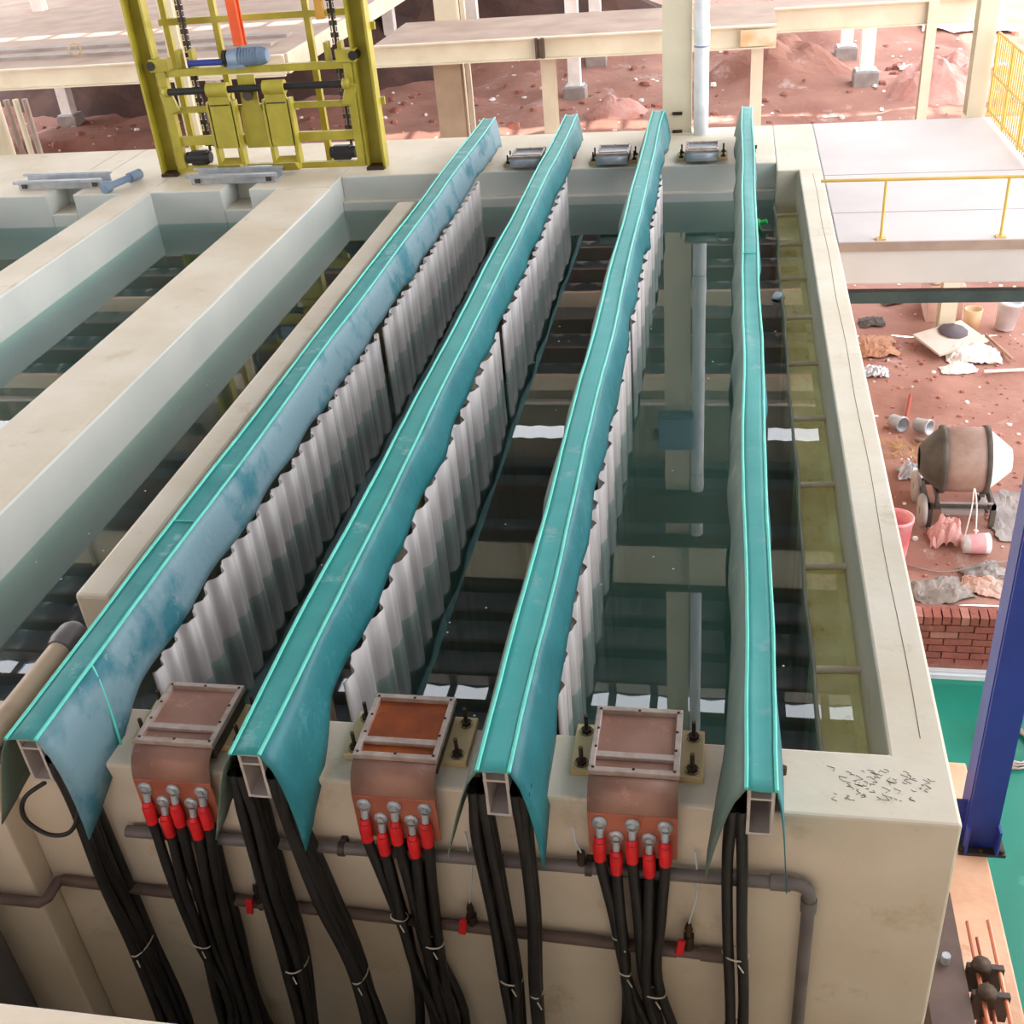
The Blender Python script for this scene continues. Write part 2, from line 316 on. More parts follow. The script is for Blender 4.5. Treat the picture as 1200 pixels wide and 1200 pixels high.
# ------------------------------------------------------------------ busbars, cathode sheets and covers
XC = [-2.475, -1.612, -.73, .147]
WHICH = ['leftmost', 'second from the left', 'third from the left', 'rightmost']
for i, xc in enumerate(XC):
    b = thing('busbar', 'hollow aluminium bar with open end under the %s teal cover' % WHICH[i], 'busbar', (xc, 7.2, 0), 'aluminium busbars across the tank')
    hw = .044; z0, z1 = .06, .275; tk = .011
    m = MB()
    for (xa, xb, za, zb) in ((xc - hw, xc - hw + tk, z0, z1), (xc + hw - tk, xc + hw, z0, z1), (xc - hw + tk, xc + hw - tk, z0, z0 + tk), (xc - hw + tk, xc + hw - tk, z1 - tk, z1), (xc - hw + tk, xc + hw - tk, .222, .231)):
        m.box(xa, xb, 2.63, 11.7, za, zb)
    m.build('tube', alu, b)
    for y in (2.9, 11.2):
        MB().box(xc - .07, xc + .09, y, y + .11, 0, .03).box(xc - .05, xc + .06, y + .02, y + .09, .03, .062).build('support_foot', brownsteel, b, .004)
        MB().box(xc + .046, xc + .056, y + .01, y + .1, .0, .15).tube([(xc + .09, y + .05, .028), (xc + .09, y + .05, .06)], .012, 6).build('clamp_bracket', bolt_m, b)
    # cover: top strip, two piped edges, two flaps
    cv = thing('busbar_cover', ['dusty grey streaked teal tarp cover on the leftmost long bar', 'clean deep teal tarp cover on the second long bar from left', 'teal tarp cover with ragged flap on the third long bar from left', 'narrow teal tarp cover with olive flap on the rightmost long bar'][i], 'cover', (xc, 7.2, .3), 'teal tarp covers on the long bars')
    tm = teal_dusty if i == 0 else teal
    w2 = [.06, .058, .055, .05][i]; Y0, Y1 = 2.6, 11.78; zt = .297
    def edge(y, s, i=i, xc=xc, w2=w2): return xc + s * w2 + .008 * fbm(y * .7, i * 3.1 + s) + .003 * math.sin(y * 3 + i), zt + .004 * math.sin(y * 2.1 + s + i)
    def top(u, v):
        y = Y0 + (Y1 - Y0) * u; a = edge(y, -1); b_ = edge(y, 1)
        return (a[0] + (b_[0] - a[0]) * v, y, a[1] + (b_[1] - a[1]) * v - .006 * math.sin(PI * v) * math.sin(y * 1.7 + i))
    MB().grid(top, 160, 4).build('top_strip', M('teal_top_%d' % i, *[((70, 148, 146), (46, 132, 132)), ((58, 150, 146), (44, 140, 138)), ((60, 156, 152), (76, 160, 160)), ((64, 158, 154), (80, 166, 162))][i], rough=.5, scale=6, c3=(126, 168, 170), s3=5), cv, solid=.004)
    for s in (-1, 1):
        MB().tube([(edge(y, s)[0], y, edge(y, s)[1] + .003) for y in [Y0 + (Y1 - Y0) * k / 160 for k in range(161)]], .0075, 6).build('piping', piping_m, cv)
        def low(y, s=s, i=i):
            z = (.062 if i == 0 else .085) + .022 * fbm(y * .9, i * 7 + s * 2) + .016 * fbm(y * 3, i * 5)
            if i == 2 and s > 0: z += .02 - .1 * max(0, math.sin(y * 2.3 + .6)) ** 3
            if i == 3: z += .0
            k = max(0, 1 - (y - Y0) / .5); z -= (.2 if s > 0 else .17) * k
            k = max(0, 1 - (Y1 - y) / .35); z -= .06 * k
            return z
        def flap(u, v, s=s, i=i):
            y = Y0 + (Y1 - Y0) * u; e = edge(y, s); zl = low(y)
            out = (.06 if s > 0 else .07) + .012 * fbm(y * 1.3, i + 11 * s) + .007 * math.sin(y * (4 + i) + s) + .05 * max(0, 1 - (y - Y0) / .6)
            if i == 3: out = (.02 if s > 0 else .06) + .014 * fbm(y * 1.3, i + 11 * s) + (.03 if s > 0 else .05) * max(0, 1 - (y - Y0) / .6)
            yy = y - (.05 * v * v if u == 0 else 0)
            return (e[0] + s * out * v ** .65 + .006 * v * math.sin(y * 9), yy, e[1] + (zl - e[1]) * v)
        fm = tm
        if s < 0: fm = M('olive_tarp_%d' % i, (104, 118, 104), (84, 104, 96), .7, scale=4, c3=(130, 132, 112), s3=6)
        fo = MB().grid(flap, 170, 6).build('side_flap', fm, cv, solid=.004)
        if s < 0: fo['label'] = 'olive green dusty side flap'
    # seams of the sewn end piece
    if i == 0:
        pts = [flap(.035 + .0 * t, t) for t in (0, .25, .5, .75, 1)]
        MB().tube([(edge(3.0, 1)[0] + .1 * t ** .8, 3.02 - .12 * t, .30 - .3 * t) for t in [k / 10 for k in range(11)]], .006, 6).build('end_seam', piping_m, cv)
        MB().tube([(edge(4.0, -1)[0], 4.05, .303), (edge(4.0, 1)[0], 4.05, .303)], .005, 6).build('cross_seam', piping_m, cv)
    if i == 3:
        MB().tube([(edge(7.6, -1)[0], 7.55, .302), (edge(7.6, 1)[0], 7.55, .302)], .004, 6).build('cross_seam', piping_m, cv)
    # corrugated cathode sheets, two per bar, hanging into the water
    if i < 3:
        p = [.172, .225, .2][i]
        for hf, (ya, yb) in enumerate(((3.3, 6.88), (6.98, 10.5))):
            n = round((yb - ya) / p)
            xs = xc + [.112, .098, .1][i]
            def sh(u, v, ya=ya, yb=yb, n=n, xs=xs, i=i):
                y = ya + (yb - ya) * u; ph = 2 * PI * u * n
                zt_ = .02 - .02 * fbm(y * 1.1, 4 + i)
                return (xs + .021 * math.sin(ph) + .005 * math.sin(3 * ph + 1) + .008 * math.sin(ph * .5), y, zt_ - (1.75 + zt_) * v)
            s_ = MB().grid(sh, n * 16, 4).build('cathode_sheet', cathode, solid=.004)
            tag(s_, 'corrugated grey white metal sheet in the %s half of the row below the %s cover' % (('near', 'far')[hf], ('leftmost', 'second', 'third')[i]), 'metal sheet', 'corrugated sheets hanging in the water')

# ------------------------------------------------------------------ copper contact saddles
def saddle(xc, label, floor_m, plate=True, loc=None):
    t = thing('contact_saddle', label, 'contact saddle', (xc, 2.97, 0), 'copper contact saddles on the tank rim')
    for s in (-1, 1):
        m = MB()
        m.box(min(xc + s * .12, xc + s * .24), max(xc + s * .12, xc + s * .24), 2.9, 3.14, 0, .03).build('base_board', board_m, t, .004)
        for y in (2.935, 3.10):
            b = MB().tube([(xc + s * .2, y, .03), (xc + s * .2, y, .11)], .008, 8).build('stud', bolt_m, t)
            MB().lathe([(0, .046), (.02, .046), (.02, .03)], (xc + s * .2, y, 0), (0, 0, 1), 6, False).lathe([(.026, .034), (.026, .03)], (xc + s * .2, y, 0), (0, 0, 1), 12).build('nut', bolt_m, b)
    MB().box(xc - .15, xc + .15, 2.83, 3.135, .03, .098).build('body', darksteel, t, .004)
    rim = MB(); x0, x1, y0, y1, tw = xc - .16, xc + .16, 2.81, 3.145, .022
    for q in ((x0, x1, y0, y0 + tw), (x0, x1, y1 - tw, y1), (x0, x0 + tw, y0 + tw, y1 - tw), (x1 - tw, x1, y0 + tw, y1 - tw)): rim.box(*q, .098, .125)
    ro = rim.build('rim', steel, t, .003)
    sc = MB()
    for fx, fy in [(a, b) for a in (.02, .5, .98) for b in (.02, .98)] + [(.02, .35), (.02, .65), (.98, .35), (.98, .65)]:
        sc.lathe([(0, .004), (.005, .003), (.006, 0)], (x0 + .011 + (x1 - x0 - .022) * fx, y0 + .011 + (y1 - y0 - .022) * fy, .125), (0, 0, 1), 8)
    sc.build('screws', bolt_m, ro)['kind'] = 'stuff'
    MB().box(x0 + tw, x1 - tw, y0 + tw, y1 - tw, .098, .104).build('contact_plate', floor_m, t)
    MB().box(x0 + tw, x1 - tw, 2.885, 2.912, .104, .122).build('cross_bar', steel, t, .002)
    if plate:
        prof = [(2.812, .1), (2.79, .095), (2.765, .078), (2.748, .05), (2.738, .02), (2.732, -.02)]
        MB().grid(lambda u, v: (xc - .158 + .316 * u, *[prof[min(4, int(v * 5))][k] * (1 - (v * 5 - min(4, int(v * 5)))) + prof[min(4, int(v * 5)) + 1][k] * (v * 5 - min(4, int(v * 5))) for k in (0, 1)]), 2, 15).build('apron', copper_dull, t, solid=.008)
        MB().box(xc - .158, xc + .158, 2.727, 2.737, -.21, .0).build('lug_plate', copper, t, .002)
    else:
        prof = [(2.812, .1), (2.785, .09), (2.77, .06), (2.768, .03)]
        MB().grid(lambda u, v: (xc - .15 + .3 * u, *[prof[min(2, int(v * 3))][k] * (1 - (v * 3 - min(2, int(v * 3)))) + prof[min(2, int(v * 3)) + 1][k] * (v * 3 - min(2, int(v * 3))) for k in (0, 1)]), 2, 12).build('apron', galv, t, solid=.008)
    return t
SX = [-2.02, -1.15, -.283]
saddle(SX[0], 'dull copper tray saddle between first and second teal covers on near rim', copper_dull)
saddle(SX[1], 'rusty orange tray saddle between second and third teal covers on near rim', copper_wet)
saddle(SX[2], 'pinkish tray saddle beside the rightmost cover on near rim', copper_dull)
far0 = saddle(SX[0], 'far rim saddle between first and second teal covers', galv, False)
for k, (x, lb) in enumerate(((-1.97, None), (-1.12, 'far rim saddle between second and third teal covers'), (-.27, 'far rim saddle in front of the white downpipe'))):
    q = far0 if k == 0 else copy_tree(far0)
    q.location = (x, 11.05, 0); q.rotation_euler = (0, 0, 0)
    if lb: q['label'] = lb

# ------------------------------------------------------------------ cables
def cable_pts(x, y, z, dx1, dx2, dx3, jy):
    return spline([(x, y, z), (x, y - .004, z - .12), (x + dx1 * .5, y + jy, z - .38), (x + dx1, y + jy, z - .75), (x + dx2, y + jy * .5 - .03, z - 1.25), (x + dx3, y - .12, z - 1.9), (x + dx3 * 1.3, y - .3, -2.88)], 6)
POS = ['between first and second covers', 'between second and third covers', 'beside the rightmost cover']
cable_at = {}
def make_cable(name, label, group, pts, sleeve, rad=.0205):
    t = thing(name, label, 'cable', pts[0], group)
    MB().tube(pts, rad, 10).build('jacket', black, t)
    return t
for si, xc in enumerate(SX):
    # front lugs
    for k, (lx, lz) in enumerate(((-.115, -.04), (0, -.04), (.115, -.04), (-.058, -.105), (.058, -.105))):
        x = xc + lx; conv = -lx * .35 + (-.02, .03, .02)[si]
        pts = cable_pts(x, 2.703, lz - .07, conv + R(-.02, .02), -lx * .5 + R(-.06, .06) + (.0, .08, .06)[si], R(-.15, .15) + (-.05, .1, .05)[si], R(-.03, 0) if k < 3 else -.035)
        nm = ('upper left', 'upper middle', 'upper right', 'lower left', 'lower right')[k]
        t = make_cable('power_cable', 'red sleeved cable on the %s lug of saddle %s' % (nm, POS[si]), 'cables bolted to the copper saddles', pts, True)
        lg = MB().lathe([(0, -.005), (.027, -.005), (.027, .003)], (x, 2.723, lz), (0, 1, 0), 16).rbox((x, 2.7235, lz - .02), (.034, .008, .03))
        lg.tube([(x, 2.72, lz - .02), (x, 2.708, lz - .075)], .0145, 10)
        lo = lg.build('ring_lug', galv, t)
        MB().lathe([(0, -.012), (.012, -.012), (.014, -.004), (.014, 0)], (x, 2.722, lz), (0, 1, 0), 6, False).lathe([(.02, -.004), (.02, 0)], (x, 2.722, lz), (0, 1, 0), 14).build('bolt', galv, lo)
        MB().tube([(x, 2.709, lz - .058), pts[1], pts[3], pts[5]], [.018, .0235, .0235, .0225], 12).build('red_sleeve', red, t)
        cable_at.setdefault(('s', si), []).append(pts)
    for k, lx in enumerate((-.085, .02, .095)):
        x = xc + lx
        pts = cable_pts(x, 2.765, -.1, -lx * .3 + R(-.02, .02), R(-.05, .05), R(-.2, .2), -.02)
        make_cable('power_cable', '%s black cable behind the copper plate of the saddle %s' % (('left', 'middle', 'right')[k], POS[si]), 'cables behind the copper plate %s' % POS[si], pts, False)
for i, sides in enumerate(((1,), (-1, 1), (-1, 1), (-1,))):
    for s in sides:
        for k in range(8 if i == 0 else 6 if i == 1 else 4):
            x = XC[i] + s * (.06 + .03 * (k % 2)) ; y = 2.645 + (.034 if i == 0 else .042) * (k // 2)
            dr = {(0, 1): (.0, .02, .1), (1, -1): (-.01, .0, -.02), (1, 1): (.05, .12, .22), (2, -1): (.02, .03, .02), (2, 1): (.0, -.02, -.04), (3, -1): (.01, .03, .06)}[(i, s)]
            cx = (.0 - (k % 2 - .5) * .02)
            pts = [Vector((x, y, .16))] + spline([(x, y, .1), (x + cx, y - .0, -.1), (x + cx + dr[0], y + R(-.02, .01), -.5), (x + cx + dr[1], y + R(-.02, .01), -.95), (x + dr[1] + (dr[2] - dr[1]) * .5 + R(-.03, .03), y - .06, -1.6), (x + dr[2] + R(-.1, .1), y - .2, -2.2), (x + dr[2] * 1.3 + R(-.1, .1), y - .32, -2.88)], 6)
            t = make_cable('power_cable', '%s %s black cable in the %s bundle of the %s bar end' % ((('nearest', 'second', 'third', 'rearmost') if i == 0 else ('nearest', 'middle', 'rearmost') if i == 1 else ('nearer', 'rearmost'))[k // 2], ('inner', 'outer')[k % 2], 'left' if s < 0 else 'right', ('leftmost', 'second', 'third', 'rightmost')[i]), 'cable bundle on the %s of the %s bar end' % ('left' if s < 0 else 'right', WHICH[i]), pts, False)
            cable_at.setdefault((i, s), []).append(pts)
            MB().rbox((XC[i] + s * .056, y, .16), (.026, .03, .05)).build('terminal', steel, t)
tie_m = M('white_tie', (214, 206, 190), (200, 190, 172), .5)
def tie(key, z, label, idx=None, pad=.022):
    ps = []
    for pts in ([cable_at[key][j] for j in idx] if idx else cable_at[key]):
        for a, b in zip(pts, pts[1:]):
            if a.z >= z > b.z: ps.append(a.lerp(b, (a.z - z) / (a.z - b.z))); break
    cx = (min(p.x for p in ps) + max(p.x for p in ps)) / 2; cy = (min(p.y for p in ps) + max(p.y for p in ps)) / 2
    rx = (max(p.x for p in ps) - min(p.x for p in ps)) / 2 + pad; ry = (max(p.y for p in ps) - min(p.y for p in ps)) / 2 + pad
    m = MB().tube([(cx + rx * math.cos(a), cy + ry * math.sin(a), z + .015 * math.cos(a + 2)) for a in [2 * PI * k / 20 for k in range(21)]], .0035, 5, False)
    m.tube([(cx + .01, cy - ry, z - .01), (cx + .03, cy - ry - .02, z - .025)], .003, 5)
    tag(m.build('cable_tie', tie_m), label, 'cable tie', 'white ties around the cables')
tie((0, 1), -.95, 'white tie around the cable bundle of the leftmost bar end')
tie((1, -1), -.95, 'white tie around the left cable bundle of the second bar end')
tie((1, 1), -.98, 'white tie around the right cable bundle of the second bar end')
tie((2, 1), -.95, 'white tie low on the right cable bundle of the third bar end')
tie((2, -1), -.9, 'white tie around the left cable bundle of the third bar end')
tie((3, -1), -.62, 'upper white tie on the cables of the rightmost bar end')
tie((3, -1), -1.05, 'lower white tie on the cables of the rightmost bar end')
for si, lst in enumerate((((0, 3), -.9), ((0, 3), -.6), ((0,), -.62))):
    tie(('s', si), lst[1], 'white tie on the left cables of the saddle %s' % POS[si], lst[0])
tie(('s', 2), -.8, 'white tie on the lower left cable of the saddle next to the rightmost cover', (3,))
tie(('s', 2), -.92, 'white tie on the right cables of the saddle next to the rightmost cover', (2, 4))
tie(('s', 1), -.75, 'white tie on the right cables of the saddle between the second and third covers', (2, 4))

# ------------------------------------------------------------------ pipework on the tank front
def pipe(name, label, pts, r_, mat, cat='pipe', fit=(), clip=()):
    t = thing(name, label, cat, pts[0])
    MB().tube(pts, r_, 14).build('pipe_run', mat, t)
    for a, b in fit: MB().tube([a, b], r_ * 1.22, 14).build('fitting', mat, t)
    for c in clip: MB().tube([(c[0] - .012, c[1], c[2]), (c[0] + .012, c[1], c[2])], r_ * 1.3, 12).box(c[0] - .012, c[0] + .012, c[1], 2.79, c[2] - .02, c[2] + .02).build('clip', darksteel, t)
    return t
yp = 2.745
pipe('drain_pipe', 'grey pipe along the tank front turning down at an elbow on the right', [(-2.3, yp, -.32), (.28, yp, -.305)] + [(.28 + .06 * math.sin(a), yp, -.365 + .06 * math.cos(a)) for a in (.4, .8, 1.2, 1.57)] + [(.34, yp, -1.2), (.335, yp, -2.88)], .024, grey_pipe, fit=(((.2, yp, -.305), (.27, yp, -.305)), ((.34, yp, -.38), (.34, yp, -.44))), clip=((.1, yp, -.305), (-.45, yp, -.31), (-1.4, yp, -.315)))
pipe('air_pipe', 'long brown grey pipe low on the tank front with red valves above it', [(.05, 2.755, -.76), (-2.6, 2.755, -.68), (-2.7, 2.755, -.675), (-2.72, 2.75, -.675), (-2.72, 2.66, -.675), (-2.74, 2.635, -.675), (-4.5, 2.63, -.67)], .023, M('brown_grey_pipe', (112, 92, 84), (92, 76, 70), .55, scale=5), fit=(((-.04, 2.755, -.757), (.05, 2.755, -.76)), ((-.2, 2.755, -.75), (-.13, 2.755, -.752))))
for k, (x, lb) in enumerate(((-.085, 'small valve with red handle on the low pipe left of the elbow pipe'), (-.93, 'small valve with red handle on the low pipe left of the third bar end'), (-1.82, 'small valve with red handle on the low pipe near the leftmost cables'))):
    v = thing('air_valve', lb, 'valve', (x, 2.755, -.72), 'red handled valves on the low pipe')
    MB().tube([(x, 2.755, -.735), (x, 2.755, -.62)], .014, 10).tube([(x, 2.755, -.69), (x, 2.755, -.655)], .022, 6).tube([(x, 2.755, -.62), (x, 2.755, -.585)], [.016, .008], 8).build('valve_body', bolt_m, v)
    MB().rbox((x - .03, 2.72, -.685), (.03, .016, .085), (0, .15, 0)).tube([(x - .02, 2.74, -.67), (x - .03, 2.715, -.67)], .008, 8).build('handle', red, v, .005)
    MB().tube(spline([(x, 2.755, -.59), (x + .012, 2.745, -.5), (x + .03, 2.75, -.38), (x + .02, 2.77, -.2)], 5), .004, 6).build('hose', clear, v)
v = thing('hose_plug', 'dark plug with thin clear hose on the pipe left of the copper plate', 'plug', (-.475, 2.745, -.3))
MB().tube([(-.475, 2.745, -.29), (-.475, 2.745, -.23)], .016, 10).build('plug_body', bolt_m, v)
MB().tube(spline([(-.475, 2.745, -.23), (-.49, 2.74, -.17), (-.5, 2.75, -.1)], 5), .004, 6).build('hose', clear, v)
pipe('waste_pipe', 'thick dark grey vertical pipe at the left end of the tank front', [(-3.05, 2.58, -.02), (-3.05, 2.58, -2.88)], .075, M('dark_grey_pipe', (92, 86, 84), (76, 72, 70), .55, scale=4))
t = pipe('inlet_pipe', 'tan pipe with domed brown end lying over the near rim left of the covers', [(-2.78, 2.62, .1), (-2.78, 3.36, .1)], .05, M('tan_pipe', (196, 170, 142), (176, 148, 122), .55, scale=5))
MB().tube([(-2.78, 3.32, .1), (-2.78, 3.36, .1), (-2.78, 3.44, .1), (-2.78, 3.475, .1), (-2.78, 3.485, .1)], [.058, .066, .064, .045, .015], 16).build('end_cap', grey_pipe, t)
MB().box(-2.83, -2.73, 2.75, 2.83, 0, .055).build('saddle_block', grey_pipe, t)
tag(MB().tube(spline([(-2.5, 2.66, .02), (-2.58, 2.62, -.03), (-2.6, 2.6, -.12), (-2.53, 2.6, -.2), (-2.43, 2.6, -.18), (-2.37, 2.62, -.08), (-2.37, 2.64, .04)], 8), .009, 8).build('loop_cable', black), 'thin black cable loop hanging below the leftmost bar end', 'cable')
o = box('shade_deck', slab_m, None, -8, .6, -4, .8, 1.15, 1.4); tag(o, 'unseen concrete deck added below the viewpoint to shade the tank front', 'deck')  # unseen deck, added to darken the trench and tank front
for x in (-7, -3.5, 0): struct(box('trim_2', concrete, None, x, x + .3, -1, -.7, -2.9, 1.15))
o = box('operator_ledge', concrete, None, -8, 1.0, .9, 1.79, -2.9, 0, .02); tag(o, 'cream concrete ledge at the bottom left edge of the picture', 'ledge')

# ------------------------------------------------------------------ slab, railing, fence, columns on the right and far side
SL = box('trim_1', slab_m, None, .822, 3.1, 8.6, 12.25, -.34, 0, .01); struct(SL)
for yy in (8.9,): MB().box(2.86, 3.04, yy, yy + .18, -2.6, -.34).build('slab_post', pale_paint, SL)
box('edge_strip', M('brown_edge', (176, 148, 134), (160, 132, 118), .7, scale=4), SL, .83, 3.1, 8.585, 8.6, -.075, -.004)
for y in (10.37, 9.3): box('joint_strip', joint_m, SL, .83, 3.08, y, y + .006, 0, .0012)
o = box('beam_steel', None or M('dark_green_beam', (74, 84, 82), (60, 68, 68), .5, .3, scale=5), None, .83, 3.4, 8.6, 8.68, -.5, -.41); o.name = 'cable_tray_beam'; tag(o, 'thin dark steel beam spanning below the pale slab edge', 'beam')
rl = thing('guard_rail', 'low pale yellow guard rail along the near edge of the pale slab', 'railing', (1.8, 8.64, 0))
MB().tube([(.67, 8.66, .455), (3.3, 8.6, .455)], .012, 8).build('top_rail', railyellow, rl)
for k in range(3):
    x = 1.14 + .86 * k; p = MB().tube([(x, 8.65, 0), (x, 8.65, .45)], .011, 8).build('post', railyellow, rl)
    MB().box(x - .035, x + .035, 8.62, 8.68, 0, .012).build('foot_plate', railyellow, p)
fc = thing('picket_fence', 'yellow vertical bar fence at the far right end of the slab', 'fence', (2.52, 11.3, 0))
for z in (.08, .42, .8): MB().tube([(2.52, 12.2, z), (2.56, 10.3, z)], .013, 8).build('rail', railyellow, fc)
for k in range(24):
    y = 12.2 - k * .082; MB().tube([(2.52 + (12.2 - y) * .02, y, .03), (2.52 + (12.2 - y) * .02, y, .8)], .007 if k % 8 else .014, 6).build('picket', railyellow, fc)
c0 = thing('building_column', 'tall cream steel column beside the white downpipe beyond the tank', 'column', (-.555, 12.0, 0))
MB().box(-.7, -.41, 12.0, 12.02, 0, 9.6).box(-.7, -.41, 12.2, 12.22, 0, 9.6).box(-.566, -.544, 12.02, 12.2, 0, 9.6).build('shaft', pale_paint, c0)
MB().box(-.74, -.4, 11.97, 12.24, 0, .02).build('base_plate', pale_paint, c0)
for z in (.2, .02):
    MB().box(-.6, -.5, 11.985, 12.0, z, z + .03).build('bolt', bolt_m, c0)
bx = thing('junction_box', 'blue grey electrical box high on the cream column', 'box', (-.55, 11.95, 2.8))
MB().box(-.78, -.36, 11.82, 12.0, 2.55, 3.0).build('case', bluegrey, bx, .01); MB().box(-.76, -.38, 11.8, 11.82, 2.58, 2.97).build('door', bluegrey, bx, .005)
dp = thing('downpipe', 'white plastic downpipe standing right of the cream column', 'pipe', (-.31, 12.0, 0))
MB().tube([(-.31, 12.0, 0), (-.31, 12.0, 9.5)], .075, 18).build('pipe_run', white_pl, dp)
for z in (.85, 3.4): MB().tube([(-.31, 12.0, z), (-.31, 12.0, z + .015)], .078, 18).build('ring', bluegrey, dp); MB().tube([(-.31, 12.0, z + .05), (-.31, 12.0, z + .2)], .081, 18).build('coupling', white_pl, dp)
for nm, x, lb in (('m', -6.05, 'cream steel column rising behind the left side of the lift frame'), ('r', 2.42, 'broad cream steel column at the right end of the far slab'), ('l', -3.5, None), ('l', -9.4, None)):
    if nm == 'l': continue
    c = thing('building_column', lb, 'column', (x, 12.3, 0))
    MB().box(x - .085, x + .085, 12.28, 12.3, -2.5, 9.6).box(x - .085, x + .085, 12.5, 12.52, -2.5, 9.6).box(x - .012, x + .012, 12.3, 12.5, -2.5, 9.6).build('shaft', pale_paint, c)
    MB().box(x - .09, x + .09, 12.27, 12.53, -.1, 0).build('stiffener', pale_paint, c)
g = thing('crane_girder', 'cream crane girder high on the columns, seen mirrored in the water', 'beam', (-8, 12, 4.3))
MB().box(-24, 6.2, 11.84, 11.86, 4.35, 5.0).build('web', pale_paint, g); MB().box(-24, 6.2, 11.74, 11.97, 4.3, 4.35).build('flange', brownsteel, g); MB().box(-24, 6.2, 11.74, 11.97, 5.0, 5.05).build('flange', brownsteel, g)
for k in range(13): MB().box(-23.5 + 2.1 * k, -23.48 + 2.1 * k, 11.76, 11.84, 4.35, 5.0).build('stiffener', pale_paint, g)
o = box('tie_beam', brownsteel, None, -24, 6.2, 11.84, 11.98, 3.65, 4.05); tag(o, 'brown tie beam just under the crane girder, seen mirrored in the water', 'beam')

# far platforms (walkways beyond) with their posts on the dirt
def platform(label, x0, x1, y0, y1, topm, fz=-.3, parts=()):
    t = thing('far_platform', label, 'platform', ((x0 + x1) / 2, (y0 + y1) / 2, 0))
    MB().box(x0, x1, y0 + .04, y1, -.08, 0).build('deck', topm, t)
    MB().box(x0, x1, y0, y0 + .04, fz, 0.0).box(x0, x1, y0 - .08, y0, fz - .02, fz).box(x0, x1, y0 - .08, y0, -.02, 0.005).build('fascia_beam', pale_paint, t)
    MB().box(x0, x1, y1 - .04, y1, fz, -.08).build('back_beam', pale_paint, t)
    return t
pl2 = platform('long cream beamed walkway across the middle background', -5.6, .62, 18.2, 20.3, dust_brown)
pl3 = platform('cream beam walkway behind the right column in the background', .62, 3.7, 19.6, 21.2, dust_brown, -.34)
MB().box(-3.0, -2.96, 18.1, 18.2, -.3, 0).box(-2.9, -2.86, 18.1, 18.2, -.3, 0).build('splice_plate', brownsteel, pl2)
MB().box(.1, .62, 18.11, 18.12, -.28, -.05).build('rust_patch', M('rust', (226, 210, 184), (226, 172, 120), .8, scale=2.5, lo=.45, hi=.62), pl2)
pl1 = platform('broad dusty deck with cream fascia in the upper left background', -18, -7.0, 17.9, 30, dust_brown)
MB().box(-6.999, -6.95, 17.95, 30, -.3, -.002).build('side_beam', pale_paint, pl1)
for y in (19.5, 18.7): MB().box(-18, -7.5, y, y + .3, 0, .05).build('edge_plank', M('plank_%d' % int(y * 10), (178, 164, 156), (160, 146, 140), .8, scale=3), pl1)
t = thing('pipe_stub', 'short tan pipe stub lying on the upper left deck', 'pipe', (-10.9, 18.6, .1))
MB().lathe([(.1, 0), (.1, .3), (.08, .3), (.08, 0), (.1, 0)], (-10.9, 18.5, .16), (.5, -.8, .1), 18).build('ring', M('tan_ring', (206, 178, 120), (190, 160, 104), .6), t)
posts = [(-2.9, 18.6, .11, 'post under the middle of the long background walkway'), (.36, 18.4, .09, 'post just right of the white downpipe'), (3.02, 19.5, .075, 'post left of the broad right column'), (-4.5, 18.4, .22, 'broad shade-browned post under the left part of the long walkway')]
for x, y, h, lb in posts:
    t = thing('walkway_post', 'cream ' + lb if h < .2 else lb, 'post', (x, y, -2.5))
    MB().box(x - h, x + h, y, y + .02, -2.6, -.02 if h < .2 else -.02).box(x - h, x + h, y + .2, y + .22, -2.6, -.02).box(x - .012, x + .012, y + .02, y + .2, -2.6, -.02).build('shaft', pale_paint if h < .2 else M('shade_brown_post', (176, 152, 126), (160, 136, 110), .6, scale=2), t)  # broad post coloured brown for the shade it stands in
    MB().box(x - h - .05, x + h + .05, y - .05, y + .27, -2.6, -2.45).build('base_plate', brownsteel, t)
t = thing('building_column', 'cream column rising behind the left part of the long walkway', 'column', (-4.9, 20.6, -2.5))
MB().box(-5.15, -4.75, 20.6, 20.8, -2.6, 8).box(-4.7, -4.62, 20.65, 20.73, -2.6, 8).build('shaft', pale_paint, t); MB().box(-5.2, -4.7, 20.55, 20.85, -2.6, -2.3).build('footing', sheet_m, t)
for k, (x, y, lb) in enumerate(((-3.33, 25.07, 'left of the cream column, nearer of two'), (-3.15, 27.8, 'left of the cream column, farther of two'), (2.59, 24.2, 'left of the right column, nearer of two'), (2.46, 27.3, 'left of the right column, farther of two'), (-15.28, 24.97, 'under the upper left deck'), (-11.64, 25.2, 'behind the yellow lift frame'), (-6.19, 28.5, 'beside the shade-browned post in the dark background'), (-8.1, 27.9, 'right of the lift frame in the dark background'), (6.1, 30.4, 'in the bright ground behind the right column'))):
    z = dirt_h(x, y); t = thing('deck_leg', 'pale slim post standing on the dirt ' + lb, 'post', (x, y, z), 'slim posts on the far dirt')
    MB().box(x - .13, x + .13, y - .13, y + .13, z + .25, 1.2 if y < 26 or x > 0 else -.05).build('shaft', white_m, t)
    fb = MB().box(x - .24, x + .24, y - .22, y + .22, z - .1, z + .25).build('footing', sheet_m, t, .02)
    MB().box(x - .2, x + .2, y - .2, y + .2, z + .25, z + .28).build('base_plate', galv, fb)
for k, (x, y, sx_, lb) in enumerate(((-8.72, 12.6, .13, 'first from the left'), (-8.48, 12.6, .035, 'second'), (-8.36, 12.6, .035, 'third'), (-8.24, 12.6, .035, 'fourth'))):
    o = MB().tube([(x, y, -2.5), (x, y, .55)], sx_, 14).build('vertical_pipe', pinkgrey_pipe if k % 2 else pale_paint)
    tag(o, 'upright pipe behind the left end of the walkway, %s of four' % lb, 'pipe', 'upright pipes at the left edge')

